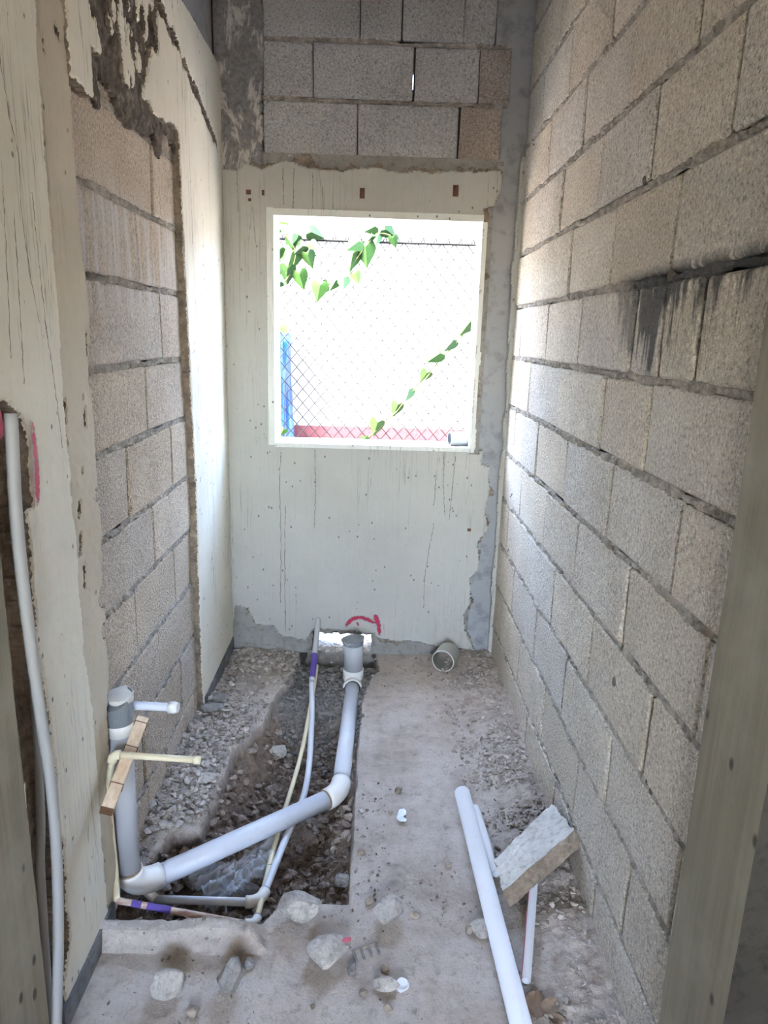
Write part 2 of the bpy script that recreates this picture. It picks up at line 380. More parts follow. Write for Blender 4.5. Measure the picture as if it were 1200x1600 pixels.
def tube(pts, r, sides=14, caps=True, hollow=0.0):
    pts = [np.array(p, float) for p in pts]; n = len(pts); rr = r if isinstance(r, (list, tuple)) else [r] * n
    T = [(pts[min(i + 1, n - 1)] - pts[max(i - 1, 0)]) for i in range(n)]; T = [t / np.linalg.norm(t) for t in T]
    a = np.array([0, 0, 1.0]) if abs(T[0][2]) < 0.9 else np.array([1.0, 0, 0])
    u = np.cross(T[0], a); u /= np.linalg.norm(u); V, F = [], []
    frames = []
    for i in range(n):
        u = u - T[i] * np.dot(u, T[i]); u /= np.linalg.norm(u); frames.append((u.copy(), np.cross(T[i], u)))
    def rings(k):
        s = len(V)
        for i in range(n):
            for j in range(sides):
                t = 2 * math.pi * j / sides; V.append(pts[i] + (frames[i][0] * math.cos(t) + frames[i][1] * math.sin(t)) * rr[i] * k)
        return s
    s0 = rings(1.0)
    for i in range(n - 1):
        for j in range(sides):
            b = (j + 1) % sides; F.append((s0 + i * sides + j, s0 + i * sides + b, s0 + (i + 1) * sides + b, s0 + (i + 1) * sides + j))
    if hollow:
        s1 = rings(1 - hollow)
        for i in range(n - 1):
            for j in range(sides):
                b = (j + 1) % sides; F.append((s1 + i * sides + b, s1 + i * sides + j, s1 + (i + 1) * sides + j, s1 + (i + 1) * sides + b))
        for e in (0, (n - 1) * sides):
            for j in range(sides):
                b = (j + 1) % sides; F.append((s0 + e + j, s0 + e + b, s1 + e + b, s1 + e + j))
    elif caps:
        F.append(tuple(range(s0 + sides - 1, s0 - 1, -1))); F.append(tuple(range(s0 + (n - 1) * sides, s0 + n * sides)))
    return V, F
def bend(p, q, k=8):
    """arc points rounding a corner: p start, q corner, third point end"""
    a, b, c = [np.array(t, float) for t in (p, q, k)] if not isinstance(k, int) else (None, None, None)
    return [(1 - t) ** 2 * a + 2 * t * (1 - t) * b + t * t * c for t in np.linspace(0, 1, 9)]
def lerp(a, b, t): return np.array(a) * (1 - t) + np.array(b) * t
def spline(pts, n=24):
    P = [np.array(p, float) for p in pts]; P = [2 * P[0] - P[1]] + P + [2 * P[-1] - P[-2]]; out = []
    m = len(P) - 3
    for i in range(m):
        for t in np.linspace(0, 1, max(2, n // m), endpoint=False):
            a, b, c, d = P[i:i + 4]
            out.append(0.5 * (2 * b + (c - a) * t + (2 * a - 5 * b + 4 * c - d) * t * t + (3 * b - a - 3 * c + d) * t ** 3))
    return out + [P[-2]]

def sheet(name, axis, face, back, u0, u1, v0, v1, res, maskfn, mat, parent, seed=1, rough=0.0015, chip=0.5, rim='basecoat'):
    """ragged coat on a wall plane: u runs along the wall, v is height, face/back are the plane positions"""
    nu, nv = int(round((u1 - u0) / res)), int(round((v1 - v0) / res))
    U, W = np.meshgrid(np.linspace(u0, u1, nu + 1), np.linspace(v0, v1, nv + 1), indexing='ij')
    r = np.random.default_rng(seed)
    Uj, Wj = U + r.uniform(-.3, .3, U.shape) * res, W + r.uniform(-.3, .3, U.shape) * res
    Uj[0], Uj[-1] = u0, u1; Wj[:, 0], Wj[:, -1] = v0, v1
    uc, wc = (U[:-1, :-1] + U[1:, 1:]) / 2, (W[:-1, :-1] + W[1:, 1:]) / 2
    M = maskfn(uc, wc)
    sgn = np.sign(face - back)
    D = face + sgn * (fbm(U * 6, W * 6, seed + 3) * rough * 3 + fbm(U * 40, W * 40, seed + 9, 2) * rough)
    # thin the coat next to its broken edge
    Mp = np.pad(M, 1, mode='edge').astype(float)
    cov = (Mp[:-1, :-1] + Mp[1:, :-1] + Mp[:-1, 1:] + Mp[1:, 1:]) / 4
    D = D - sgn * (cov < 0.99) * min(abs(face - back) * chip, 0.006) * r.uniform(0.1, 1, D.shape)
    idx = np.arange(U.size).reshape(U.shape); N = U.size
    a, b, c, d = idx[:-1, :-1], idx[1:, :-1], idx[1:, 1:], idx[:-1, 1:]
    F = [np.stack([a[M], b[M], c[M], d[M]], 1)]
    Q = np.pad(M, 1, constant_values=False)
    for nb, (p, q) in ((Q[:-2, 1:-1], (a, d)), (Q[2:, 1:-1], (b, c)), (Q[1:-1, :-2], (a, b)), (Q[1:-1, 2:], (d, c))):
        e = M & ~nb; F.append(np.stack([p[e], q[e], q[e] + N, p[e] + N], 1))
    nfront = len(F[0]); F = np.concatenate(F); mi = (np.arange(len(F)) >= nfront).astype(int)
    u = np.concatenate([Uj.ravel()] * 2); w = np.concatenate([Wj.ravel()] * 2); t = np.concatenate([D.ravel(), np.full(N, back)])
    used = np.unique(F); remap = np.zeros(2 * N, int); remap[used] = np.arange(len(used))
    V = (np.stack([t, u, w], 1) if axis == 'x' else np.stack([u, t, w], 1))[used]
    return obj(name, V, remap[F], [mat, rim], parent, origin=(0, 0, 0), mi=mi)

_bc = {}
def block_mesh(lx, ly, lz, mat):
    """bevelled block, slightly broken corners; cached by size"""
    k = (round(lx, 2), round(ly, 2), round(lz, 2), mat, random.randint(0, 2))
    if k not in _bc:
        bm = bmesh.new(); bmesh.ops.create_cube(bm, size=1.0)
        for v in bm.verts:
            v.co = Vector((v.co.x * lx, v.co.y * ly, v.co.z * lz)) + Vector([random.uniform(-.0025, .0025) for _ in range(3)])
        bmesh.ops.bevel(bm, geom=bm.edges[:], offset=0.005, segments=1, affect='EDGES')
        me = bpy.data.meshes.new('block'); bm.to_mesh(me); bm.free(); me.materials.append(MAT[mat]); _bc[k] = (me, lx, ly, lz)
    return _bc[k]
def block(parent, x0, x1, y0, y1, z0, z1, mat, jx=0, jy=0):
    me, lx, ly, lz = block_mesh(x1 - x0, y1 - y0, z1 - z0, mat)
    o = bpy.data.objects.new('block', me); COL.objects.link(o); o.parent = parent
    o.location = ((x0 + x1) / 2 + random.uniform(-jx, jx), (y0 + y1) / 2 + random.uniform(-jy, jy), (z0 + z1) / 2)
    o.scale = ((x1 - x0) / lx, (y1 - y0) / ly, (z1 - z0) / lz)
    return o
def bed(parent, axis, face, depth, u0, u1, z, h, seed, rough=0.006, mat='mortar'):
    """crumbly mortar bed between two courses"""
    nu, nv = int((u1 - u0) / 0.006), 5
    U, W = np.meshgrid(np.linspace(u0, u1, nu + 1), np.linspace(-h, h, nv + 1), indexing='ij')
    wob = fbm(U * 9, W * 0 + 1, seed) * 0.014
    W = W * (1.0 + fbm(U * 14, U * 0 + 4, seed + 2) * 1.5)
    D = rough * (fbm(U * 32, W * 45, seed + 5) * 2.2 + fbm(U * 110, W * 110, seed + 8, 2) * 1.6) - np.where(np.arange(nv + 1)[None, :] % nv == 0, .006, 0)
    t = face + np.sign(face - depth) * D
    idx = np.arange(U.size).reshape(U.shape)
    F = np.stack([idx[:-1, :-1], idx[1:, :-1], idx[1:, 1:], idx[:-1, 1:]], -1).reshape(-1, 4)
    Z = W + z + wob
    V = np.stack([t, U, Z] if axis == 'x' else [U, t, Z], -1).reshape(-1, 3)
    return obj('mortar_bed', V, F, mat, parent, origin=(0, 0, 0))

# ------------------------------------------------------------------ room dimensions (metres)
XR, XL, YB = 0.5815, -0.619, 3.076
XLB = -0.645            # face of the block infill on the left
ZC = 2.92               # ceiling
TW = 0.15               # wall thickness

# ================================================================== STRUCTURE
def struct(name, V, F, mats, **k):
    return props(obj(name, V, F, mats, origin=(0, 0, 0), **k), kind='structure')
# ceiling slab over bathroom and hall
struct('ceiling', *boxvf(-3.0, 3.2, -3.0, YB + TW + 0.02, ZC, ZC + 0.15), 'soffit')

# ---- right wall of bare blocks
wall_right = struct('wall_right', *boxvf(0.618, 0.76, 0.90, YB + TW, -0.15, ZC), 'mortar_dark')
ZR = [2.387 - 0.2022 * k for k in range(-3, 14)]      # bed joints, top to bottom
JR = {-3: [2.82, 2.42, 2.02, 1.62, 1.24], -2: [2.61, 2.22, 1.83, 1.45], -1: [2.82, 2.42, 2.02, 1.62, 1.25],
      0: [2.974, 2.608, 2.21, 1.82, 1.44], 1: [2.808, 2.434, 2.026, 1.64, 1.27], 2: [2.625, 2.22, 1.84, 1.469],
      3: [2.824, 2.402, 2.006, 1.64, 1.282], 4: [2.641, 2.238, 1.849, 1.471, 1.116], 5: [2.899, 2.46, 2.064, 1.64, 1.474, 1.304],
      6: [2.668, 2.24, 1.799, 1.494], 7: [2.875, 2.47, 2.078, 1.674, 1.277], 8: [2.684, 2.282, 1.894, 1.498, 1.11],
      9: [2.88, 2.49, 2.088, 1.69, 1.296], 10: [2.685, 2.278, 1.889, 1.485, 1.10], 11: [2.88, 2.484, 2.09, 1.697, 1.296],
      12: [2.672, 2.276, 1.88, 1.476, 1.09], 13: [2.88, 2.48, 2.08, 1.69, 1.29]}
thick = {(3, 3): 1, (3, 4): 1, (4, 3): 1, (2, 1): 1, (2, 3): 1, (10, 2): 1, (9, 4): 1, (12, 1): 1, (12, 2): 1, (5, 4): 1, (5, 5): 1, (11, 4): 1}
for k in range(-2, 13):
    zt, zb = 2.387 - 0.2022 * (k - 1), 2.387 - 0.2022 * k
    if zb > ZC - 0.02: continue
    # course k lies between line k-1 (top) and line k
    js = [YB - 0.015] + JR[k] + [0.90]
    for i, (a, b) in enumerate(zip(js[:-1], js[1:])):
        g0 = 0.0065 if (k, i - 1) in thick else 0.0026
        g1 = 0.0065 if (k, i) in thick else 0.0026
        if random.random() < 0.2: g1 = 0.0045
        block(wall_right, XR, 0.70, b + g1, a - g0, zb + 0.0085, min(zt - 0.0085, ZC), 'block', jx=0.0025)
    bed(wall_right, 'x', 0.5835, 0.6, 0.95, YB - 0.01, zb, 0.0105, 40 + k, 0.0080)
# mortar fillet where this wall meets the corner column
def _f(u, w): return (u < 3.045 + fbm(w * 0 + 1, w * 7, 5) * 0.03 + 0.01) | (u > 3.06)
sheet('mortar_fillet', 'y', YB - 0.028, YB - 0.004, XR - 0.030, XR + 0.012, 0.0, 2.15, 0.005,
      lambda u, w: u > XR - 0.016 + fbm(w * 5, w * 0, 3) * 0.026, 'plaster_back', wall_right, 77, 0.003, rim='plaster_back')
# short tie wires poking out of the joints
for (x, y, dx, dz) in ((803, 422, 0.012, 0.0), (800, 772, 0.016, -0.006), (795, 858, 0.015, -0.003), (835, 228, 0.01, 0.0)):
    p = PX(x, y, XR); obj('tie_wire', *tube([p, p + np.array([-0.012, -0.03, dz])], 0.0022, 6), 'steel', wall_right)

# ---- back wall
zw0, zw1, xw0, xw1 = 0.983, 1.922, -0.437, 0.432       # window opening
HX0, HX1, HZ1 = -0.245, 0.025, 0.095                   # knocked-out pipe hole
us = [-3.0, -0.62, xw0, HX0, HX1, 0.125, 0.133, xw1, 0.75, 3.2]
zs = [-0.16, HZ1, zw0, zw1, 2.386, 2.479, ZC]
wall_back = struct('wall_back', *holed('y', YB + 0.016, YB + TW, us, zs,
                   [(xw0, xw1, zw0, zw1), (HX0, HX1, -0.16, HZ1), (0.125, 0.133, 2.386, 2.479)]), 'mortar_dark')
ZB = [2.948, 2.744, 2.539, 2.334, 2.129]
JB = [[-0.455, -0.28, 0.12, 0.44], [-0.455, -0.083, 0.078, 0.316, 0.44], [-0.455, -0.262, 0.129, 0.385, 0.506], [-0.455, -0.087, 0.314, 0.486]]
for k in range(4):
    zt, zb = min(ZB[k], ZC), ZB[k + 1]
    js = JB[k]
    for i, (a, b) in enumerate(zip(js[:-1], js[1:])):
        last = i == len(js) - 2
        g = 0.004 if (k, i) in ((2, 1), (2, 2), (3, 1), (3, 2), (1, 1)) else 0.0018
        if k == 2 and last: g = 0.0005
        block(wall_back, a + g, b - g, YB - 0.002, YB + 0.13, zb + 0.008, zt - 0.008, 'block_rust' if (last and k >= 2) else 'block_back', jy=0.002)
    bed(wall_back, 'y', YB + 0.002, YB + 0.02, -0.46, 0.50, zb, 0.011, 80 + k, 0.006)
obj('column', *boxvf(0.44, 0.60, YB + 0.004, YB + TW - 0.01, -0.05, ZC), 'column', wall_back)
def left_col(u, w): return u < -0.452 + fbm(w * 9, w * 0 + 2, 8) * 0.03
sheet('column', 'y', YB - 0.006, YB + 0.03, -0.64, -0.42, 2.02, 2.90, 0.006, left_col, 'mottled', wall_back, 12, 0.003, rim='mottled')
# smooth grey render left showing where the cream coat has fallen off
sheet('render_coat', 'y', YB - 0.002, YB + 0.02, -0.64, 0.47, 0.0, 2.14, 0.012,
      lambda u, w: ~((u > xw0) & (u < xw1) & (w > zw0) & (w < zw1)) & ~((u > HX0 - .012 + fbm(w * 20, u * 20, 2) * .03) & (u < HX1 + fbm(w * 20, u * 20, 4) * .03) & (w < HZ1 + fbm(u * 16, w * 0, 6) * .05)),
      'basecoat_grey', wall_back, 5, 0.001)
PB = [(-0.63, 2.076), (-0.548, 2.079), (-0.535, 2.107), (-0.46, 2.082), (-0.383, 2.117), (-0.231, 2.089), (-0.079, 2.094), (0.023, 2.097),
      (0.125, 2.086), (0.252, 2.097), (0.38, 2.094), (0.494, 2.105), (0.494, 2.034), (0.478, 1.969), (0.433, 1.949), (0.433, 0.982), (0.48, 0.978),
      (0.484, 0.924), (0.524, 0.908), (0.536, 0.816), (0.521, 0.699), (0.532, 0.611), (0.495, 0.55), (0.509, 0.429), (0.468, 0.381),
      (0.483, 0.273), (0.448, 0.209), (0.459, 0.13), (0.508, 0.05), (0.519, 0.03), (0.30, 0.055), (0.06, 0.075), (0.03, 0.11), (-0.05, 0.12), (-0.24, 0.125), (-0.276, 0.062), (-0.395, 0.078),
      (-0.439, 0.125), (-0.527, 0.138), (-0.555, 0.217), (-0.60, 0.231), (-0.63, 0.06)]
def back_mask(off, seed, amp):
    def f(u, w):
        d = polydist(u + fbm(u * 14, w * 14, seed) * amp, w + fbm(u * 14, w * 14, seed + 7) * amp, PB)
        win = (u > xw0) & (u < xw1) & (w > zw0) & (w < zw1)
        notch = (u > 0.395) & (w < 1.06) & (w > 0.96) & (u - 0.43 + (1.0 - w) * 0.2 + fbm(w * 30, u * 0, 3) * .03 > 0) & (u < 0.47)
        return (d < off) & ~win & ~notch & (u > -0.619)
    return f
sheet('base_coat', 'y', YB - 0.008, YB + 0.01, -0.63, 0.56, 0.0, 2.16, 0.006, lambda u, w: back_mask(-0.002, 31, 0.11)(u, w) & ~((u > HX0 - .01) & (u < HX1 + .01) & (w < HZ1 + .012)), 'basecoat', wall_back, 21)
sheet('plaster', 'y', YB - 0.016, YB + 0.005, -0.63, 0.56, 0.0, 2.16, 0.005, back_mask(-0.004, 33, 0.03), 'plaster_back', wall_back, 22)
# rusty plugs and their stains above the window
for (x, y, w, h) in ((566, 302, 0.010, 0.019), (712, 298, 0.011, 0.021), (388, 300, 0.009, 0.008), (390, 312, 0.006, 0.005), (411, 301, 0.005, 0.010), (733, 828, 0.008, 0.006)):
    p = PY(x, y, YB - 0.018)
    obj('wall_plug', *boxvf(p[0] - w, p[0] + w, p[1] - .002, p[1] + .01, p[2] - h, p[2] + h), 'rust', wall_back)

# window lining: four boards, opening straight outdoors
win = struct('window_1', *boxvf(xw0 - 0.006, xw0 + 0.022, YB - 0.024, YB + TW + 0.01, zw0 - 0.005, zw1 + 0.012), 'frame')
obj('lining_board', *boxvf(xw0 + 0.022, xw1 - 0.002, YB - 0.02, YB + TW + 0.01, zw1 - 0.016, zw1 + 0.010), 'frame', win)
obj('lining_board', *boxvf(xw1 - 0.004, xw1 + 0.016, YB - 0.012, YB + TW + 0.01, zw0 + 0.07, zw1 - 0.016), 'frame', win)
obj('sill_board', *boxvf(xw0 + 0.022, xw1 - 0.005, YB - 0.022, YB + TW + 0.01, zw0 - 0.014, zw0 + 0.004), 'frame', win)
sheet('broken_edge', 'y', YB - 0.006, YB + TW, 0.425, 0.47, zw0 - 0.02, 1.40, 0.005,
      lambda u, w: u < 0.447 + fbm(w * 14, u * 0, 9) * 0.03, 'frame', win, 8, 0.002, rim='frame')

# ---- left wall
wall_left = struct('wall_left', *boxvf(-0.84, -0.70, 0.92, YB + TW, -0.15, ZC), 'mortar_dark')
ZL = [2.165, 1.962, 1.758, 1.562, 1.353, 1.153, 0.945, 0.752, 0.547, 0.345, 0.128, -0.075]
JL = [[2.40, 2.0], [2.202], [2.42, 2.04], [2.232], [2.47, 2.055], [2.273, 1.867], [2.466, 2.059], [2.265, 1.865], [2.45, 2.052], [2.273, 1.868], [2.45, 2.072, 1.879]]
for k in range(len(ZL) - 1):
    js = [2.50] + JL[k] + [1.575]
    for i, (a, b) in enumerate(zip(js[:-1], js[1:])):
        if a - b < 0.02: continue
        g = 0.0045 if random.random() < 0.5 else 0.002
        block(wall_left, -0.705, XLB, b + g, a - 0.002, ZL[k + 1] + 0.008, ZL[k] - 0.008, 'block_left', jx=0.002)
    bed(wall_left, 'x', XLB - 0.001, -0.70, 1.56, 2.50, ZL[k + 1], 0.011, 130 + k, 0.007)
# bare concrete beam above the plaster
obj('beam', *boxvf(-0.70, -0.650, 0.90, YB + 0.02, 2.40, ZC), 'column', wall_left)
def left_far(u, w):
    n = fbm(u * 5, w * 5, 3) * 0.05 + fbm(u * 22, w * 22, 4) * 0.03
    edge = np.interp(w, [0, 0.5, 0.9, 1.3, 1.7, 2.0, 2.1], [2.478, 2.474, 2.488, 2.452, 2.44, 2.428, 2.42])
    m = (u > edge + n * 0.45) & (w < 2.44)
    top = (w > 2.035 + n * 1.2 - 0.10 * (u < 1.72)) & (w < 2.44) & (u > 1.60)
    chips = (fbm(u * 11, w * 4.5, 15) * 1.0 + sstep(2.35, 1.65, u) * 0.16 - sstep(2.42, 2.10, w) * 0.02 > 0.155) & (u < 2.40) & (w > 1.95)
    groove = abs(w - (2.27 + (u - 2.5) * -0.26) + fbm(u * 16, w * 3, 19) * 0.05) < 0.018 + fbm(u * 30, w * 30, 44) * 0.03
    return (m | top) & ~chips & ~(groove & (u > 2.20) & (u < 3.0))
sheet('plaster', 'x', XL, -0.70, 1.58, YB + 0.012, 0.0, 2.45, 0.005, left_far, 'plaster', wall_left, 41)
sheet('base_coat', 'x', XL - 0.014, -0.70, 1.56, YB, 1.90, 2.45, 0.006,
      lambda u, w: (w > 1.985 + fbm(u * 8, w * 8, 23) * 0.22 - 0.05 * (u < 1.8)) & (u > 1.585 + fbm(w * 12, u * 3, 2) * .03), 'rubble_dark', wall_left, 42, 0.012, rim='rubble_dark')
CH = [(1.00, 1.345), (1.20, 1.335), (1.262, 1.285), (1.285, 1.24), (1.288, 1.13), (1.262, 1.12), (1.25, 0.98), (1.252, 0.87), (1.265, 0.70), (1.268, 0.62), (1.262, 0.50),
      (1.278, 0.37), (1.262, 0.26), (1.268, 0.18), (1.22, 0.10), (1.215, -0.02), (1.135, -0.02), (1.145, 0.35), (1.15, 0.62), (1.14, 0.9), (1.12, 1.03), (1.0, 1.03)]
def left_near(u, w):
    ch = polydist(u + fbm(u * 16, w * 16, 51) * 0.03, w + fbm(u * 16, w * 16, 52) * 0.03, CH) < 0
    return ~ch & (u < 1.452 + fbm(w * 6, u * 0, 53) * 0.022 + np.interp(w, [0, 0.6, 0.75, 2.3], [0.02, 0.02, 0.0, 0.0]))
sheet('plaster', 'x', XL, -0.70, 0.93, 1.485, 0.0, 2.90, 0.005, left_near, 'plaster', wall_left, 43)
def left_strip(u, w):
    e = np.interp(w, [0, 0.1, 0.55, 0.62, 0.75, 1.0, 1.5, 2.1, 2.6], [1.553, 1.562, 1.560, 1.585, 1.60, 1.607, 1.612, 1.605, 1.60]) + fbm(w * 9, u * 6, 61) * 0.035
    hole = (np.hypot(u - 1.60, w - 0.83) < 0.028) | (np.hypot(u - 1.59, w - 0.745) < 0.018)
    pits = fbm(u * 30, w * 14, 66) > 0.27
    return (u > 1.44) & (u < e) & ~hole & ~pits
sheet('plaster_strip', 'x', XL - 0.006, -0.70, 1.435, 1.65, 0.0, 2.90, 0.005, left_strip, 'plaster_strip', wall_left, 44, 0.003)
# rubble render behind the pits and the chase
obj('render_coat', *boxvf(-0.71, XL - 0.03, 1.44, 1.535, 0.0, 2.9), 'basecoat', wall_left)
sheet('chase_back', 'x', -0.672, -0.72, 0.9, 1.44, 0.0, 2.9, 0.012, lambda u, w: ~((u < 1.2) & (w > 1.16) & (w < 1.30)), 'basecoat', wall_left, 45, 0.008)
props(obj('baseboard_left', *boxvf(XL - 0.01, XL + 0.006, 1.20, 1.50, -0.02, 0.055), 'baseboard'), kind='structure')
props(obj('baseboard_left', *boxvf(XL - 0.01, XL + 0.005, 2.50, YB - 0.01, -0.02, 0.075), 'baseboard'), kind='structure')

# ---- doorway wall the camera looks through, and the hall behind it
JXR, JXL = 0.560, -0.602
def jamb_piece(x0, x1, y0, y1, edge_x, seed):
    n = 60; V, F = [], []
    for i in range(n + 1):
        z = -0.05 + (2.2 + 0.05) * i / n
        d = [float(fbm(z * 9, s, seed)) * 0.010 for s in (0.5, 9.5)]
        s = 1 if edge_x > 0 else -1
        V += [(edge_x, y0 + d[0], z), (edge_x, y1 + d[1], z), (edge_x + s * 2.4, y1, z), (edge_x + s * 2.4, y0, z)]
    for i in range(n):
        for j in range(4):
            k = (j + 1) % 4; F.append((i * 4 + j, i * 4 + k, i * 4 + 4 + k, i * 4 + 4 + j))
    return V, F
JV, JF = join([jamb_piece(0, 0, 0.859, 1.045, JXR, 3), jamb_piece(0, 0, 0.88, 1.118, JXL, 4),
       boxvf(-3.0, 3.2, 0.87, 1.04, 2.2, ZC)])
struct('wall_front', JV, JF, ['jamb', 'hall_face_shade'], mi=[1 if (i % 4 == 3 and i < 480) else 0 for i in range(len(JF))])
struct('wall_hall_left', *boxvf(-1.75, -1.6, -3.0, 0.88, -0.05, ZC), 'hall')
struct('wall_hall_right', *boxvf(1.6, 1.75, -3.0, 0.87, -0.05, ZC), 'hall')
struct('wall_hall_back', *holed('y', -3.0, -2.85, [-1.6, -0.62, 0.62, 1.6], [-0.05, 0.95, 2.3, ZC], [(-0.62, 0.62, 0.95, 2.3)]), 'hall')  # unseen opening, added and sized to let fill light into the room

# ---- floor: one height field with the dug trench, kerb remnant and debris drifts
TR = [(-0.294, 3.09), (-0.321, 2.812), (-0.364, 2.616), (-0.384, 2.444), (-0.469, 2.229), (-0.465, 2.046), (-0.482, 1.83), (-0.557, 1.814), (-0.593, 1.746), (-0.607, 1.671),
      (-0.66, 1.60), (-0.66, 1.49), (-0.603, 1.475), (-0.50, 1.478), (-0.405, 1.485), (-0.301, 1.462), (-0.258, 1.476), (-0.232, 1.517), (-0.205, 1.56), (-0.029, 1.563),
      (-0.029, 1.84), (-0.023, 2.166), (-0.018, 2.604), (0.011, 2.797), (0.053, 2.92), (0.04, 3.09)]
def fields(x, y):
    x = np.asarray(x, float); y = np.asarray(y, float)
    wob = np.where(x > -0.1, 0.010, 0.045)
    s = polydist(x + fbm(x * 12, y * 12, 71) * wob, y + fbm(x * 12, y * 12, 72) * wob, TR)
    z = fbm(x * 3, y * 3, 70) * 0.008 + fbm(x * 40, y * 40, 73, 3) * 0.004
    # rubble drift along the left wall
    hl = sstep(-0.40, -0.62, x) * sstep(1.70, 1.9, y) * sstep(2.95, 2.55, y)
    z = z + hl * (0.035 + fbm(x * 9, y * 9, 74) * 0.05 + fbm(x * 50, y * 50, 75) * 0.022)
    hb = sstep(2.72, 3.0, y) * sstep(-0.28, -0.42, x)
    z = z + hb * (0.012 + fbm(x * 30, y * 30, 78) * 0.02)
    # drift along the right wall
    hr = sstep(0.30, 0.57, x + fbm(x * 4, y * 4, 76) * 0.12) * sstep(1.0, 1.3, y)
    z = z + hr * (0.040 + fbm(x * 7, y * 7, 77) * 0.05 + fbm(x * 60, y * 60, 79, 3) * 0.014)
    # kerb remnant in front of the trench
    ky = 1.418 + fbm(x * 7, x * 0 + 3, 81) * 0.016 + fbm(x * 40, x * 0 + 3, 91) * 0.006
    kx = sstep(-0.22, -0.27, x + fbm(y * 20, x * 20, 82) * 0.03)
    kf = sstep(ky - 0.016, ky - 0.001, y)
    kh = (0.056 + fbm(x * 11, x * 0 + 5, 83) * 0.024 + fbm(x * 45, x * 0 + 5, 93) * 0.012) * kf * sstep(1.500, 1.440, y) * kx
    z = z + kh * (1 + fbm(x * 60, y * 60, 84) * 0.30 * sstep(ky, ky + 0.01, y))
    # lip of broken concrete running right of the kerb
    z = z + 0.014 * np.exp(-((y - 1.50) / 0.05) ** 2) * sstep(-0.30, -0.22, x) * sstep(0.0, -0.12, x) * (1 + fbm(x * 20, y * 20, 85) * 2)
    inside = sstep(0.004, -0.006, s)
    deep = sstep(0, 0.13, -s)
    zt = -0.045 - 0.085 * deep * sstep(2.95, 2.45, y) - 0.02 * deep + fbm(x * 8, y * 8, 86) * 0.05 + fbm(x * 35, y * 35, 87) * 0.035
    fill = sstep(2.50, 2.72, y) * inside
    zf = -0.030 + fbm(x * 14, y * 14, 88) * 0.03 + fbm(x * 50, y * 50, 89) * 0.02
    zt = zt * (1 - fill) + zf * fill
    zt = np.minimum(zt, 0.0)
    zt = zt - 0.05 * sstep(2.96, 3.08, y)
    # the sill of the hole under the back wall
    z = z * (1 - inside) + zt * inside
    soil = inside * (1 - fill * 0.9); wet = fill
    wet = np.maximum(wet, sstep(0.012, 0.0, s) * sstep(2.75, 2.85, y) * 0.8)
    dust = np.clip(np.maximum(np.maximum(hl, hb), hr) * 1.2, 0, 1)
    return z, soil, wet, dust, s
def fz(x, y): return float(fields(np.array([x]), np.array([y]))[0][0])
rf = 0.006
xs = np.arange(-0.70, 0.64, rf); ys = np.concatenate([np.arange(0.95, 3.20, rf), [3.23]])
X, Y = np.meshgrid(xs, ys, indexing='ij'); Z, SO, WE, DU, SD = fields(X, Y)
idx = np.arange(X.size).reshape(X.shape)
F = np.stack([idx[:-1, :-1], idx[1:, :-1], idx[1:, 1:], idx[:-1, 1:]], -1).reshape(-1, 4)
floor = struct('floor', np.stack([X, Y, Z], -1).reshape(-1, 3), F, 'floor',
               attrs={'soil': SO.ravel(), 'wet': WE.ravel(), 'dust': DU.ravel()})
obj('hall_slab', *boxvf(-1.7, 1.7, -3.0, 0.955, -0.12, 0.0), 'basecoat_grey', floor)

# ================================================================== OUTDOORS
gz = -0.06
struct('ground', *boxvf(-9, 9, YB + TW - 0.03, 8.5, gz - 0.1, gz), 'ground')
struct('ground_rear', *boxvf(-9, 9, -12, -3.0, gz - 0.1, gz), 'ground')
YW = 6.0
wo = struct('wall_boundary', *boxvf(-6, 6, YW, YW + 0.18, gz, 2.50), 'white_wall')
zp = PY(600, 668, YW)[2]
obj('red_painted_base', *boxvf(-6, 6, YW - 0.012, YW + 0.01, gz, zp), 'red_band', wo)
# pale ledge lying along the wall foot, left part
a, b = PY(480, 686, YW - 0.12), PY(560, 692, YW - 0.12)
props(obj('concrete_ledge', *boxvf(a[0], b[0], YW - 0.30, YW - 0.02, gz, a[2]), 'white_wall'),
      'pale low concrete ledge at the foot of the red painted wall base outside', 'ledge')
# rolled blue tarp leaning upright at the wall
bx = PY(437, 600, YW - 0.1)[0]; zt = PY(440, 514, YW - 0.1)[2]
V, F = [], []
n, ns = 40, 26
for i in range(ns + 1):
    t = i / ns; z = gz + (zt - gz) * t
    for j in range(n):
        th = 2 * math.pi * j / n
        r = 0.105 + 0.014 * math.sin(3 * th + 2.2 * math.sin(5 * t)) + 0.010 * math.sin(7 * th + 6 * t) + 0.006 * math.sin(11 * th - 9 * t)
        r *= 1 - 0.10 * t
        if i == ns: r *= 0.45
        V.append((bx + r * math.cos(th), YW - 0.135 + r * math.sin(th), z + (0.02 * math.sin(2 * th) if i >= ns - 1 else 0)))
for i in range(ns):
    for j in range(n):
        k = (j + 1) % n; F.append((i * n + j, i * n + k, (i + 1) * n + k, (i + 1) * n + j))
F.append(tuple(range(ns * n, ns * n + n)))
tarp = thing('rolled_tarp', 'tall roll of blue plastic sheeting standing against the white wall outside the window', 'tarp', (bx, YW - 0.135, gz))
obj('roll', V, F, 'blue', tarp, smooth=True)
cz = gz + (zt - gz) * 0.42
obj('cord', *tube([(bx + 0.118 * math.cos(t), YW - 0.135 + 0.118 * math.sin(t), cz + 0.05 * math.sin(t)) for t in np.linspace(0, 2 * math.pi, 25)], 0.006, 6), 'white_wall', tarp)

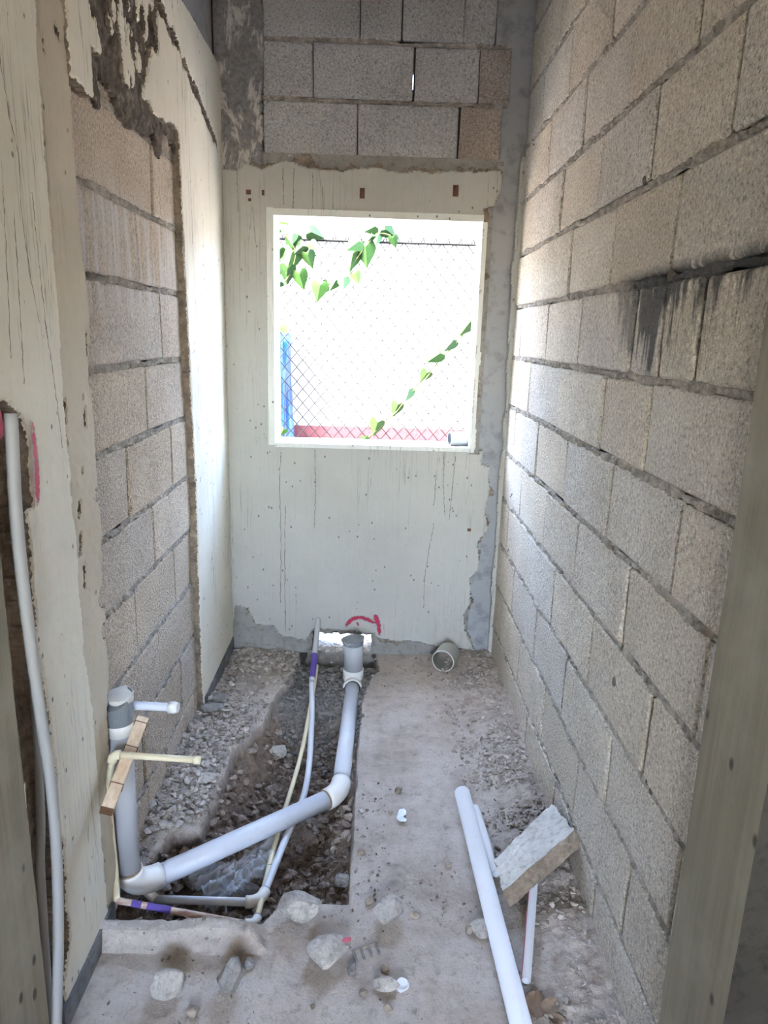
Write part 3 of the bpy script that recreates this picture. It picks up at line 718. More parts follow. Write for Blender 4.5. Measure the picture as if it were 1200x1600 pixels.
# chain-link fence
YF = 4.30
zft = PY(600, 378, YF)[2]
fence = thing('chain_link_fence', 'galvanised chain-link fence standing just outside the window opening', 'fence', (0, YF, gz))
hw, hh = 0.036, 0.042
ncol = 46; x0f = -0.85
for i in range(ncol):
    pts = []; m = int((zft - gz) / hh)
    for j in range(m + 1):
        side = (i + j) % 2
        pts.append((x0f + (i + side) * hw, YF + (0.004 if side else -0.004), zft - j * hh))
    obj('wire', *tube(pts, 0.0037, 5), 'wire', fence)
    # twisted barb at the top
    if i % 2 == 0:
        px = x0f + i * hw + hw
        obj('twist', *tube([(px - 0.016, YF, zft - 0.006), (px, YF - 0.004, zft + 0.028), (px + 0.012, YF + 0.004, zft - 0.006)], 0.0058, 5), 'wire', fence)
obj('tension_wire', *tube([(x0f - 0.03, YF - 0.006, zft), (0, YF - 0.006, zft - 0.004), (x0f + ncol * hw + 0.03, YF - 0.006, zft)], 0.0080, 6), 'wire', fence)
for px in (x0f - 0.03, x0f + ncol * hw + 0.03):
    obj('post', *tube([(px, YF, gz), (px, YF, zft + 0.05)], 0.024, 12), 'wire', fence)

# vines on the fence
def leaf_vf(p, size, rot, tilt, cup):
    out = [(0, 0.12), (0.26, 0.30), (0.47, 0.18), (0.50, -0.10), (0.36, -0.42), (0.16, -0.72), (0, -1.0)]
    V = [(0, 0, 0.05)]; ring = [(x, y) for x, y in out] + [(-x, y) for x, y in out[-2:0:-1]]
    V += [(x, y, -cup * abs(x) * 1.2) for x, y in ring]; mid = len(V); V.append((0, -0.45, 0.03))
    F = []; nr = len(ring)
    for i in range(nr):
        a, b = 1 + i, 1 + (i + 1) % nr
        F.append((0, a, b) if (ring[i][1] > -0.2 and ring[(i + 1) % nr][1] > -0.2) else (mid, a, b))
    F += [(0, mid, 4), (0, 1 + nr - 3, mid)]
    R = Matrix.Rotation(rot, 3, 'Y') @ Matrix.Rotation(math.pi / 2 + tilt, 3, 'X')
    return [np.array(p) + np.array(R @ Vector((v[0], v[1], v[2]))) * size for v in V], F
def vine(label, stem_px, leaves, yoff=-0.03):
    S = [PY(x, y, YF + yoff) for x, y in stem_px]
    t = thing('climbing_vine', label, 'vine', S[-1], 'vines growing on the chain-link fence')
    obj('stem', *tube(spline(S, 20), 0.0045, 6), 'stem', t)
    for (x, y, s, rot) in leaves:
        p = PY(x, y, YF + yoff - random.uniform(0.0, 0.03))
        V, F = leaf_vf(p + np.array([0, 0, s * 0.0018]), s * 0.0050, math.radians(rot), random.uniform(-0.5, 0.5), random.uniform(0.1, 0.5))
        obj('leaf', V, F, 'leaf', t)
vine('leafy green vine cluster in the upper left corner of the window view', [(430, 352), (448, 370), (462, 395), (452, 430), (434, 452)],
     [(437, 346, 15, -50), (434, 363, 10, 60), (457, 373, 12, 0), (458, 385, 20, 5), (436, 398, 14, 10), (456, 408, 25, 15), (472, 393, 15, 50), (487, 372, 17, -70), (486, 386, 12, -40),
      (481, 407, 17, -20), (449, 431, 20, 5), (468, 438, 19, -15), (440, 446, 10, 80), (432, 434, 10, 0), (496, 427, 10, -50), (432, 412, 10, 10)])
vine('green vine strand hanging in a loop at the top middle of the fence', [(610, 368), (590, 365), (572, 385), (555, 408), (548, 420), (540, 435), (515, 447), (495, 458)],
     [(585, 362, 15, 60), (603, 368, 17, -60), (614, 378, 12, -20), (580, 378, 14, 40), (560, 388, 20, 50), (571, 398, 24, -5), (551, 408, 21, 10), (555, 434, 13, -20), (537, 443, 15, 0),
      (524, 446, 14, 30), (512, 452, 14, 30), (500, 456, 20, 10), (590, 375, 12, 10)])
vine('single line of small vine leaves climbing diagonally at the lower right of the fence', [(742, 498), (724, 522), (705, 545), (685, 565), (665, 592), (638, 618), (621, 642), (588, 672), (570, 690)],
     [(733, 514, 20, 35), (707, 541, 18, 40), (686, 562, 19, 55), (666, 591, 15, 30), (639, 617, 17, 20), (621, 641, 16, 20), (589, 671, 19, 15), (570, 689, 10, 0)])
vine('few yellowish vine leaves beside the blue roll at the lower left of the fence', [(434, 540), (438, 600), (436, 650), (442, 676)],
     [(433, 543, 9, 0), (443, 676, 10, 30), (440, 515, 12, -40)])

# ================================================================== PIPES
def seg(parent, name, a, b, r, mat, sides=18, hollow=0.0): return obj(name, *tube([a, b], r, sides, hollow=hollow), mat, parent, smooth=False)
def smooth_tube(parent, name, pts, r, mat, sides=18, hollow=0.0):
    o = obj(name, *tube(pts, r, sides, hollow=hollow), mat, parent)
    for p in o.data.polygons: p.use_smooth = len(p.vertices) == 4
    return o
def arc(a, c, b): return [(1 - t) ** 2 * np.array(a) + 2 * t * (1 - t) * np.array(c) + t * t * np.array(b) for t in np.linspace(0, 1, 9)]
def toward(a, b, d): a = np.array(a, float); b = np.array(b, float); return a + (b - a) / np.linalg.norm(b - a) * d

# --- drain run
RB = 0.0300
L0 = np.array([-0.612, 1.603, 0.0]); E0 = PZ(531, 1240, -0.03); T0 = PZ(551, 1074, -0.035)
S0 = PY(552, 1050, 2.885)
drain = thing('drain_pipe_run', 'grey-white drain pipe run crossing the trench from left wall riser to back wall stub', 'pipe', (E0[0], E0[1], -0.08))
smooth_tube(drain, 'pipe', [toward(L0, E0, 0.05), toward(E0, L0, 0.04)], RB, 'pvc')
smooth_tube(drain, 'pipe', [toward(E0, T0, 0.04), T0], RB, 'pvc')
smooth_tube(drain, 'elbow', arc(toward(E0, L0, 0.058), E0, toward(E0, T0, 0.062)), RB + 0.0045, 'pvc_fit')
ring = obj('glue_ring', *tube([toward(E0, L0, 0.057), toward(E0, L0, 0.0615)], RB + 0.0025, 18), 'glue', drain)
obj('glue_ring', *tube([toward(E0, T0, 0.061), toward(E0, T0, 0.064)], RB + 0.0018, 18), 'glue', drain)
RTOP = np.array([-0.614, 1.606, 0.475])
smooth_tube(drain, 'elbow', arc(toward(L0, E0, 0.085), L0, toward(L0, RTOP, 0.060)), RB + 0.0045, 'pvc_fit')
smooth_tube(drain, 'riser_pipe', [toward(L0, RTOP, 0.055), RTOP], RB, 'pvc_grey')
obj('glue_ring', *tube([toward(L0, RTOP, 0.0595), toward(L0, RTOP, 0.064)], RB + 0.002, 18), 'glue', drain)
smooth_tube(drain, 'coupling', [RTOP - np.array([0, 0, 0.012]), RTOP + np.array([0, 0, 0.035])], RB + 0.0045, 'pvc_fit')
# crumpled tape-wrapped mouth
def wrap(base, h, r, lean, seed):
    V, F = [], []; n, m = 28, 12
    for i in range(m + 1):
        t = i / m
        for j in range(n):
            th = 2 * math.pi * j / n
            k = r * (1.0 + 0.13 * math.sin(2 * th + seed) * t + 0.07 * math.sin(5 * th + 3 * t + seed) * t + 0.05 * float(fbm(th * 3, t * 5, seed)))
            zz = base[2] + h * t * (0.82 + 0.30 * math.cos(th - lean)) 
            V.append((base[0] + k * math.cos(th) * (1 + .08 * t), base[1] + k * math.sin(th), zz))
    for i in range(m):
        for j in range(n):
            q = (j + 1) % n; F.append((i * n + j, i * n + q, (i + 1) * n + q, (i + 1) * n + j))
    c = len(V); top = np.mean(np.array(V[m * n:(m + 1) * n]), axis=0); V.append(tuple(top + np.array([0, 0, 0.006])))
    for j in range(n): F.append((m * n + j, m * n + (j + 1) % n, c))
    return V, F
w1 = obj('taped_cap', *wrap(RTOP + np.array([0, 0, 0.020]), 0.074, RB + 0.006, 0.6, 4), 'tape', drain)
V, F = wrap(RTOP + np.array([0.006, 0.003, 0.078]), 0.020, RB + 0.0025, 0.6, 4)
obj('pale_wrapping', V, F, 'tape_pale', w1)
# stub at the back wall: tee, grey pipe, taped lid
SB = np.array([S0[0], 2.885, -0.045]); ST = np.array([S0[0] - 0.003, 2.885, 0.150])
smooth_tube(drain, 'tee_fitting', [SB, SB + np.array([0, 0, 0.062])], 0.0455, 'pvc_fit')
smooth_tube(drain, 'tee_branch', [SB + np.array([0, 0, 0.012]), toward(T0, E0, 0.004)], 0.0395, 'pvc_fit', hollow=0.1)
obj('tee_rim', *tube([toward(T0, SB, 0.014), toward(T0, E0, 0.012)], 0.0420, 24, hollow=0.16), 'pvc_fit', drain)
smooth_tube(drain, 'stub_pipe', [SB + np.array([0, 0, 0.06]), ST], 0.0425, 'pvc_grey', 26)
V, F = wrap(ST - np.array([0, 0, 0.016]), 0.030, 0.0440, 0.3, 9)
obj('taped_cap', V, F, 'tape', drain)

# --- cold water line (grey-white)
RC = 0.0108
w0 = np.array([-0.222, 3.10, 0.185]); w1p = PY(497, 972, 3.05); w2 = PZ(487, 1068, 0.02); w3 = PZ(487, 1130, -0.03); w4 = PZ(478, 1230, -0.06)
CE = PZ(407, 1410, -0.045)
cold = thing('cold_water_line', 'thin grey-white water pipe running along the trench from the back wall to left stub-out', 'pipe', (CE[0], CE[1], -0.08))
smooth_tube(cold, 'pipe', spline([w2, w3, w4, lerp(w4, CE, 0.55), toward(CE, w4, 0.03)], 40), RC, 'pvc', 12)
smooth_tube(cold, 'sleeve', [w1p + np.array([-0.002, 0.06, 0.03]), w1p, lerp(w1p, w2, 0.97)], RC + 0.0016, 'pvc_grey', 12)
obj('primer_band', *tube([lerp(w1p, w2, 0.55), lerp(w1p, w2, 0.92)], RC + 0.0024, 12), 'purple', cold)
C2 = PZ(243, 1405, -0.045)
smooth_tube(cold, 'elbow', arc(toward(CE, w4, 0.042), CE, toward(CE, C2, 0.040)), RC + 0.005, 'pvc_fit', 14)
obj('primer_band', *tube([toward(CE, w4, 0.040), toward(CE, w4, 0.047)], RC + 0.002, 12), 'purple', cold)
smooth_tube(cold, 'pipe', [toward(CE, C2, 0.03), C2], RC, 'pvc', 12)
CR = np.array([-0.618, 1.652, -0.02]); CT = np.array([-0.626, 1.652, 0.515])
smooth_tube(cold, 'elbow', arc(C2, CR, CR + np.array([0, 0, 0.05])), RC + 0.002, 'pvc_fit', 12)
smooth_tube(cold, 'riser_pipe', [CR + np.array([0, 0, 0.045]), CT], RC, 'pvc', 12)
CS = np.array([-0.494, 1.640, 0.517])
smooth_tube(cold, 'stub_out', [CT + np.array([0, 0, 0.0]), CS], RC, 'pvc', 12)
smooth_tube(cold, 'end_cap', [toward(CS, CT, 0.004), toward(CS, CT, -0.010), toward(CS, CT, -0.020)], [RC + 0.004, RC + 0.0045, RC + 0.0015], 'pvc_fit', 14)

# --- hot water line (cream)
RH = 0.0080
HE = PZ(399, 1446, -0.035); h1 = PZ(490, 1075, 0.0); h0 = PZ(495, 1040, 0.03)
hot = thing('hot_water_line', 'slim cream water pipe slanting through the trench to the cream stub-out at left', 'pipe', (HE[0], HE[1], -0.06))
smooth_tube(hot, 'pipe', spline([h0, h1, PZ(470, 1180, -0.055), PZ(432, 1310, -0.065), toward(HE, PZ(432, 1310, -0.065), 0.02)], 40), RH, 'cpvc', 12)
H2 = PX(183, 1407, -0.606)
smooth_tube(hot, 'elbow', arc(toward(HE, PZ(415, 1380, -0.05), 0.028), HE, toward(HE, H2, 0.03)), RH + 0.004, 'pvc_fit', 12)
obj('primer_band', *tube([toward(HE, PZ(415, 1380, -0.05), 0.028), toward(HE, PZ(415, 1380, -0.05), 0.034)], RH + 0.0015, 12), 'purple', hot)
smooth_tube(hot, 'pipe', [toward(HE, H2, 0.02), H2], RH, 'pinkpipe', 12)
obj('primer_band', *tube([lerp(HE, H2, 0.62), lerp(HE, H2, 0.79)], RH + 0.0006, 12), 'purple', hot)
obj('primer_band', *tube([lerp(HE, H2, 0.83), lerp(HE, H2, 0.90)], RH + 0.0006, 12), 'purple', hot)
smooth_tube(hot, 'pipe', [lerp(HE, H2, 0.1) + np.array([0, 0.004, -0.014]), H2 + np.array([0.05, 0.004, -0.012])], RH * 0.8, 'pinkpipe', 10)
HT = np.array([-0.600, 1.512, 0.463])
smooth_tube(hot, 'riser_pipe', spline([H2, np.array([-0.628, 1.552, 0.10]), np.array([-0.630, 1.550, 0.30]), np.array([-0.612, 1.522, 0.40]), HT - np.array([0, 0, 0.02])], 32), RH, 'cpvc', 12)
HSx = PX(312, 1188, -0.398)
smooth_tube(hot, 'elbow', arc(HT - np.array([0, 0, 0.020]), HT, toward(HT, HSx, 0.020)), RH + 0.0035, 'cpvc', 12)
smooth_tube(hot, 'stub_out', [toward(HT, HSx, 0.02), HSx], RH, 'cpvc', 12)
smooth_tube(hot, 'end_cap', [toward(HSx, HT, 0.016), toward(HSx, HT, -0.002)], RH + 0.0022, 'cpvc', 14)

# --- timber batten wedged behind the stub-outs
WA = PX(168, 1262, -0.572); WB_ = PX(224, 1120, -0.566)
d = WB_ - WA; L = np.linalg.norm(d); d = d / L; up = np.array([0.35, 0, 1.0]); up -= d * np.dot(up, d); up /= np.linalg.norm(up); sd_ = np.cross(d, up)
bat = thing('timber_batten', 'short pale timber batten tilted across the left riser pipes', 'batten', WA)
WA = WA + up * -0.012; WB_ = WB_ + up * -0.012
V = []; F = []
hw1, hh1 = 0.0140, 0.0135
nst = 8
for i in range(nst + 1):
    c = lerp(WA, WB_, i / nst) + up * 0.0006 * math.sin(i * 2.1)
    V += [c + sd_ * hw1 + up * hh1, c - sd_ * hw1 + up * hh1, c - sd_ * hw1 - up * hh1, c + sd_ * hw1 - up * hh1]
for i in range(nst):
    for j in range(4):
        k = (j + 1) % 4; F.append((i * 4 + j, i * 4 + k, i * 4 + 4 + k, i * 4 + 4 + j))
F.append((nst * 4, nst * 4 + 1, nst * 4 + 2, nst * 4 + 3))
obj('stick', V, F, 'wood', bat)
ends = [c for c in V[:4]]; obj('sawn_end', ends + [e - d * 0.0015 for e in ends], [(0, 1, 2, 3), (4, 7, 6, 5), (0, 4, 5, 1), (1, 5, 6, 2), (2, 6, 7, 3), (3, 7, 4, 0)], 'wood_end', bat)
for t in (0.24, 0.64, 0.93):
    c = lerp(WA, WB_, t); obj('binding_wire', *tube([c + sd_ * 0.0152 - up * 0.013, c + sd_ * 0.0150 + up * 0.0146, c - sd_ * 0.0150 + up * 0.0146, c - sd_ * 0.0152 - up * 0.013], 0.0011, 5), 'rust', bat)
c = lerp(WA, WB_, 0.86) + sd_ * 0.0141; obj('knot', *tube([c, c + sd_ * 0.0008], 0.0035, 8), 'wood_end', bat)

# --- conduits in the chase of the near left wall
cpts = [PX(x, y, -0.600) for x, y in ((17, 646), (25, 800), (38, 930), (58, 1080), (80, 1230), (89, 1350), (91, 1480), (88, 1600))] + [np.array([-0.600, 1.125, 0.02])]
cd = thing('conduit_pipe', 'bowed grey conduit standing in front of the chased groove at near left', 'conduit', cpts[-1])
smooth_tube(cd, 'tube', spline(cpts, 60), 0.0105, 'conduit', 16, hollow=0.12)
c2 = [PX(x, y, -0.640) for x, y in ((20, 790), (34, 900), (50, 1040), (60, 1180), (64, 1290), (64, 1372))] + [np.array([-0.640, 1.19, 0.03])]
cd2 = thing('conduit_pipe', 'second grey conduit tucked deeper in the groove behind the bowed one', 'conduit', c2[-1])
smooth_tube(cd2, 'tube', spline(c2, 40), 0.0085, 'conduit', 14, hollow=0.12)

# ================================================================== LOOSE THINGS ON THE FLOOR
def rock_vf(c, size, seed, flat=1.0, rot=0.0, cuts=9, sharp=0.72):
    bm = bmesh.new(); bmesh.ops.create_icosphere(bm, subdivisions=3, radius=1.0); r = random.Random(seed)
    pl = []
    for _ in range(cuts):
        n = Vector((r.gauss(0, 1), r.gauss(0, 1), r.gauss(0, 0.8))).normalized(); pl.append((n, r.uniform(sharp - 0.14, sharp + 0.1)))
    for v in bm.verts:
        for n, dd in pl:
            e = v.co.dot(n) - dd
            if e > 0: v.co -= n * e
        v.co *= 1 + 0.10 * float(fbm(v.co.x * 2.2 + seed, v.co.y * 2.2 + v.co.z * 1.7, seed)) + 0.16 * float(fbm(v.co.x * 5 + v.co.z * 3, v.co.y * 5 - v.co.z * 4, seed + 5))
    V = np.array([v.co[:] for v in bm.verts]); F = [tuple(v.index for v in f.verts) for f in bm.faces]; bm.free()
    V = V * np.array(size) * 0.66
    ca, sa = math.cos(rot), math.sin(rot); V = np.stack([V[:, 0] * ca - V[:, 1] * sa, V[:, 0] * sa + V[:, 1] * ca, V[:, 2]], 1)
    V[:, 2] -= V[:, 2].min(); return V + np.array(c), F
def rock(px, py, size, label, name='concrete_chunk', cat='rubble', mat='rock', seed=1, rot=0.0, sink=0.004, extra=None, cuts=9):
    p = PZ(px, py, 0.0); p = PZ(px, py, fz(p[0], p[1])); p = np.array([p[0], p[1], fz(p[0], p[1]) - sink])
    V, F = rock_vf(p, size, seed, rot=rot, cuts=cuts)
    o = obj(name, V, F, mat); return props(o, label, cat, 'loose chunks and pebbles on the floor')
rock(434, 1193, (0.060, 0.045, 0.040), 'small squared concrete fragment lying on the soil of the trench', seed=3, rot=0.1)
rock(466, 1434, (0.088, 0.062, 0.056), 'large pale crumbly chunk on the trench front edge beside the white elbow', seed=14, rot=0.2)
rock(604, 1438, (0.070, 0.058, 0.055), 'smooth pale angular chunk lying alone right of the trench corner', seed=21, rot=0.8)
r4 = rock(512, 1496, (0.105, 0.075, 0.045), 'flat broken chunk with one red painted edge, nearest the trench middle', seed=35, rot=0.5)
p = PZ(545, 1470, 0.03)
obj('red_paint', *rock_vf(p + np.array([-0.006, -0.004, -0.006]), (0.028, 0.006, 0.016), 5, rot=0.6), 'red_print', r4)
rock(262, 1550, (0.064, 0.054, 0.056), 'squarish pale chunk in front of the kerb, leftmost of the floor chunks', seed=44, rot=0.3)
rock(362, 1543, (0.052, 0.046, 0.066), 'upright grey chunk in front of the kerb end', seed=51, rot=0.5, mat='rock_dark')
rock(388, 1508, (0.026, 0.024, 0.022), 'small dark pebble touching the kerb end', name='pebble', cat='pebble', seed=56, mat='rock_dark')
rock(604, 1543, (0.050, 0.030, 0.022), 'flat oblong chunk with the white disc at its end', seed=62, rot=-0.1)
rock(536, 1388, (0.038, 0.034, 0.030), 'grey stone on dark soil at the right end of the trench', name='stone', cat='stone', seed=66, mat='rock_dark')
rock(303, 1583, (0.024, 0.022, 0.020), 'brown pebble nearest the camera at lower left', name='pebble', cat='pebble', seed=71, mat='rock_tan')
rock(607, 1577, (0.018, 0.014, 0.014), 'tan pebble just below the oblong chunk', name='pebble', cat='pebble', seed=73, mat='rock_tan')
rock(578, 1412, (0.022, 0.022, 0.020), 'round tan pebble at the trench corner', name='pebble', cat='pebble', seed=75, mat='rock_tan')
rock(733, 1456, (0.020, 0.018, 0.020), 'small brown cube-like stone left of the loose pipe', name='stone', cat='stone', seed=77, mat='rock_tan')
rock(648, 1430, (0.024, 0.018, 0.012), 'small brown clod right of the lone pale chunk', name='clod', cat='clod', seed=79, mat='rock_tan')
rock(564, 1268, (0.016, 0.014, 0.012), 'tiny pale pebble by the trench edge', name='pebble', cat='pebble', seed=81)
rock(610, 1270, (0.014, 0.012, 0.010), 'tiny tan pebble left of the metal scrap', name='pebble', cat='pebble', seed=82, mat='rock_tan')
rock(622, 1237, (0.022, 0.020, 0.016), 'reddish brown clod above the metal scrap', name='clod', cat='clod', seed=83, mat='brown_side')
rock(700, 1355, (0.016, 0.014, 0.013), 'little brown stone beside the middle of the loose pipe', name='stone', cat='stone', seed=84, mat='rock_tan')
rock(565, 1333, (0.020, 0.016, 0.013), 'flat tan pebble on the trench right edge', name='pebble', cat='pebble', seed=85, mat='rock_tan')
rock(550, 1517, (0.018, 0.030, 0.018), 'small grey stone right of the red-edged chunk', name='stone', cat='stone', seed=86, mat='rock_dark')
rock(602, 1516, (0.018, 0.016, 0.014), 'round tan pebble just above the oblong chunk', name='pebble', cat='pebble', seed=87, mat='rock_tan')
rock(568, 1553, (0.016, 0.015, 0.013), 'dark clod left of the oblong chunk', name='clod', cat='clod', seed=88, mat='brown_side')
rock(328, 1103, (0.085, 0.045, 0.024), 'flat grey flake on the rubble at the left wall corner', seed=91, mat='rock_dark', rot=0.2)
rock(322, 1218, (0.055, 0.045, 0.018), 'round pale flake on the rubble beneath the cream stub-out', seed=93, rot=0.3)
rock(343, 1095, (0.05, 0.05, 0.035), 'grey lump of rubble at the foot of the left plaster', seed=94, mat='rock_dark')
rock(415, 1290, (0.055, 0.05, 0.03), 'brown lump of earth in the trench under the thin pipes', name='clod', cat='clod', seed=95, mat='brown_side')
rock(380, 1400, (0.09, 0.07, 0.045), 'dark rubble lump behind the short grey pipe in the trench', seed=96, mat='rock_dark')
rock(318, 1395, (0.085, 0.07, 0.05), 'dark rubble lump at the plastic film end of the trench', seed=97, mat='rock_dark')
rock(752, 1456, (0.05, 0.04, 0.03), 'pale lump between the loose pipe and the thin pipe', seed=98)
rock(200, 1418, (0.05, 0.04, 0.02), 'pale shard under the purple-marked pipe by the left wall', seed=99)

# white disc
p = PZ(628, 1540, 0.004); dsc = thing('white_disc', 'small white round disc lying against the oblong chunk', 'disc', p)
obj('disc', *tube([p, p + np.array([0.001, -0.002, 0.0035])], 0.0155, 22), 'metal', dsc)
obj('rim', *tube([p + np.array([0.001, -0.002, 0.0036]), p + np.array([0.001, -0.002, 0.0046])], 0.0155, 22, hollow=0.18), 'pvc_fit', dsc)
# zinc strap scrap
p = PZ(627, 1277, 0.004)
prof = [(-0.004, -0.026), (0.012, -0.026), (0.016, -0.018), (0.008, -0.010), (0.006, 0.0), (0.014, 0.008), (0.016, 0.020), (0.010, 0.030), (-0.006, 0.026), (-0.010, 0.010), (-0.014, -0.006), (-0.014, -0.016)]
V = [(p[0] + x, p[1] + y, p[2] + 0.006 + 0.10 * abs(y) + 0.0) for x, y in prof]; n = len(V)
V += [(x, y, z - 0.004) for x, y, z in V]
props(obj('metal_scrap', V, [tuple(range(n))] + [tuple(range(2 * n - 1, n - 1, -1))] + [(i, (i + 1) % n, n + (i + 1) % n, n + i) for i in range(n)], 'metal'),
      'shiny curved zinc strap scrap on the bare slab', 'scrap')
# ribbed imprint-like plastic scrap
p = PZ(572, 1492, 0.0); rs = thing('ribbed_scrap', 'small dusty ribbed scrap half buried beside the red-edged chunk', 'scrap', p)
for i in range(4):
    q = p + np.array([-0.026 + 0.018 * i, -0.006 + 0.008 * i, 0.001])
    obj('rib', *tube([q + np.array([-0.006, 0.017, 0]), q + np.array([0.004, -0.017, 0.0035])], 0.0036, 6), 'rock_dark', rs)
obj('spine', *tube([p + np.array([-0.034, 0.008, 0.0]), p + np.array([0.024, 0.034, 0.001])], 0.0045, 6), 'rock_tan', rs)

# loose pipes on the right
A, B = PZ(722, 1238, 0.052), PZ(818, 1618, 0.030)
B = A + (B - A) * 1.0
lp = thing('loose_drain_pipe', 'long loose grey-white pipe lying on the slab toward the camera', 'pipe', (B[0], B[1], 0.0))
smooth_tube(lp, 'tube', [A, B], 0.0240, 'pvc', 22, hollow=0.09)
A2, B2 = PZ(742, 1262, 0.040), PZ(776, 1365, 0.030)
l2 = thing('loose_drain_pipe', 'second thinner pale pipe tucked along the right side of the long loose pipe', 'pipe', (B2[0], B2[1], 0.0))
smooth_tube(l2, 'tube', [A2, B2], 0.0130, 'pvc', 16, hollow=0.12)
A3, B3 = PZ(836, 1350, 0.062), PZ(822, 1532, 0.040)
l3 = thing('loose_thin_pipe', 'short thin grey pipe with a pink printed line under the tilted block', 'pipe', (B3[0], B3[1], 0.02))
smooth_tube(l3, 'tube', [A3, B3], 0.0108, 'pvc_grey', 16, hollow=0.14)
off = np.array([-0.0106, 0.0, 0.004]); obj('printed_line', *tube([A3 + off, B3 + off], 0.0014, 6), 'red_print', l3)
# tilted block piece leaning between loose pipe and wall
q0, q1, q2, q3 = PX(862, 1254, 0.560), PX(899, 1296, 0.572), PZ(785, 1393, 0.072), PZ(771, 1345, 0.068)
q0 = np.array([0.562, 1.735, 0.175]) if q0[2] < 0.1 else q0
def slab_piece():
    top = np.array([q0, q1, q2, q3]); nrm = np.cross(top[1] - top[0], top[3] - top[0]); nrm /= np.linalg.norm(nrm)
    if nrm[2] < 0: nrm = -nrm
    n = 22; V = []; g = {}
    for k, dz in enumerate((0.0, -0.016, -0.032, -0.046)):
        for i in range(n + 1):
            for j in range(n + 1):
                u, v = i / n, j / n
                eu = 0.035 * float(fbm(v * 5, 0.3, 301)) * (u if u > .5 else 1 - u) * 1.2; ev = 0.06 * float(fbm(u * 5, 0.7, 302))
                uu, vv = np.clip(u + eu, -0.05, 1.05), np.clip(v + ev * abs(2 * v - 1), -0.06, 1.06)
                p = top[0] * (1 - uu) * (1 - vv) + top[1] * uu * (1 - vv) + top[2] * uu * vv + top[3] * (1 - uu) * vv
                p = p + nrm * (dz + 0.006 * float(fbm(u * 6, v * 9, 303)) * (k == 0) + 0.004 * float(fbm(u * 25, v * 25, 304 + k)))
                edge = min(u, v, 1 - u, 1 - v) < 0.01
                if edge: p = p + (np.mean(top, 0) - top.mean(0) + (np.mean(top, 0) - p)) * 0.035 * (float(fbm(u * 30 + k, v * 30, 305)) + 0.3) * (1 if k else 1.6)
                g[(k, i, j)] = len(V); V.append(p)
    F, M = [], []
    for i in range(n):
        for j in range(n):
            F.append((g[0, i, j], g[0, i + 1, j], g[0, i + 1, j + 1], g[0, i, j + 1])); M.append(0)
            F.append((g[3, i, j], g[3, i, j + 1], g[3, i + 1, j + 1], g[3, i + 1, j])); M.append(1)
    for k in range(3):
        for i in range(n):
            for (a, b) in (((i, 0), (i + 1, 0)), ((i, n), (i + 1, n)), ((0, i), (0, i + 1)), ((n, i), (n, i + 1))):
                F.append((g[(k,) + a], g[(k,) + b], g[(k + 1,) + b], g[(k + 1,) + a])); M.append(1)
    return V, F, M
V, F, M = slab_piece()
props(obj('block_piece', V, F, ['slab_face', 'brown_side'], mi=M), 'broken flat concrete block piece propped between loose pipe and right wall', 'block')
# short pipe offcut by the back wall and one on the sill
def offcut(name, a, b, r, label, mat):
    t = thing(name, label, 'pipe offcut', (min(a, b, key=lambda v: v[2])))
    smooth_tube(t, 'tube', [a, b], r, mat, 26, hollow=0.09); return t
a = PZ(692, 1033, 0.054); offcut('pipe_offcut', a, a + np.array([0.036, 0.085, 0.001]), 0.0515, 'short white pipe offcut lying on the slab at the back wall', 'pvc_fit')
a = PY(702, 688, YB + 0.04); a[2] = zw0 + 0.034
offcut('pipe_offcut', a, a + np.array([0.092, 0.02, 0]), 0.0295, 'short pale pipe offcut resting on the window sill corner', 'pvc')

# crumpled clear plastic in the trench
PC = [PZ(x, y, -0.075) for x, y in ((300, 1385), (345, 1425), (425, 1360), (425, 1318))]
n = 40; U_, W_ = np.meshgrid(np.linspace(0, 1, n + 1), np.linspace(0, 1, n + 1), indexing='ij')
Vp = np.zeros((n + 1, n + 1, 3))
for k in range(3):
    Vp[..., k] = PC[0][k] * (1 - U_) * (1 - W_) + PC[1][k] * U_ * (1 - W_) + PC[2][k] * U_ * W_ + PC[3][k] * (1 - U_) * W_
Vp[..., 0] += fbm(U_ * 3, W_ * 3, 401) * 0.06; Vp[..., 1] += fbm(U_ * 3, W_ * 3, 402) * 0.06
rid = 1 - 2 * np.abs(fbm(U_ * 5, W_ * 4, 403)) * 2
Vp[..., 2] += 0.035 + rid * 0.035 + np.abs(fbm(U_ * 12, W_ * 9, 404)) * 0.05
zfl = fields(Vp[..., 0], Vp[..., 1])[0]; Vp[..., 2] = np.maximum(Vp[..., 2] - 0.045, zfl + 0.004)
idx = np.arange((n + 1) ** 2).reshape(n + 1, n + 1)
Fq = np.stack([idx[:-1, :-1], idx[1:, :-1], idx[1:, 1:], idx[:-1, 1:]], -1).reshape(-1, 4)
props(obj('plastic_film', Vp.reshape(-1, 3), Fq, 'film', smooth=True), 'crumpled clear plastic film lying in the trench under the drain pipe', 'plastic')

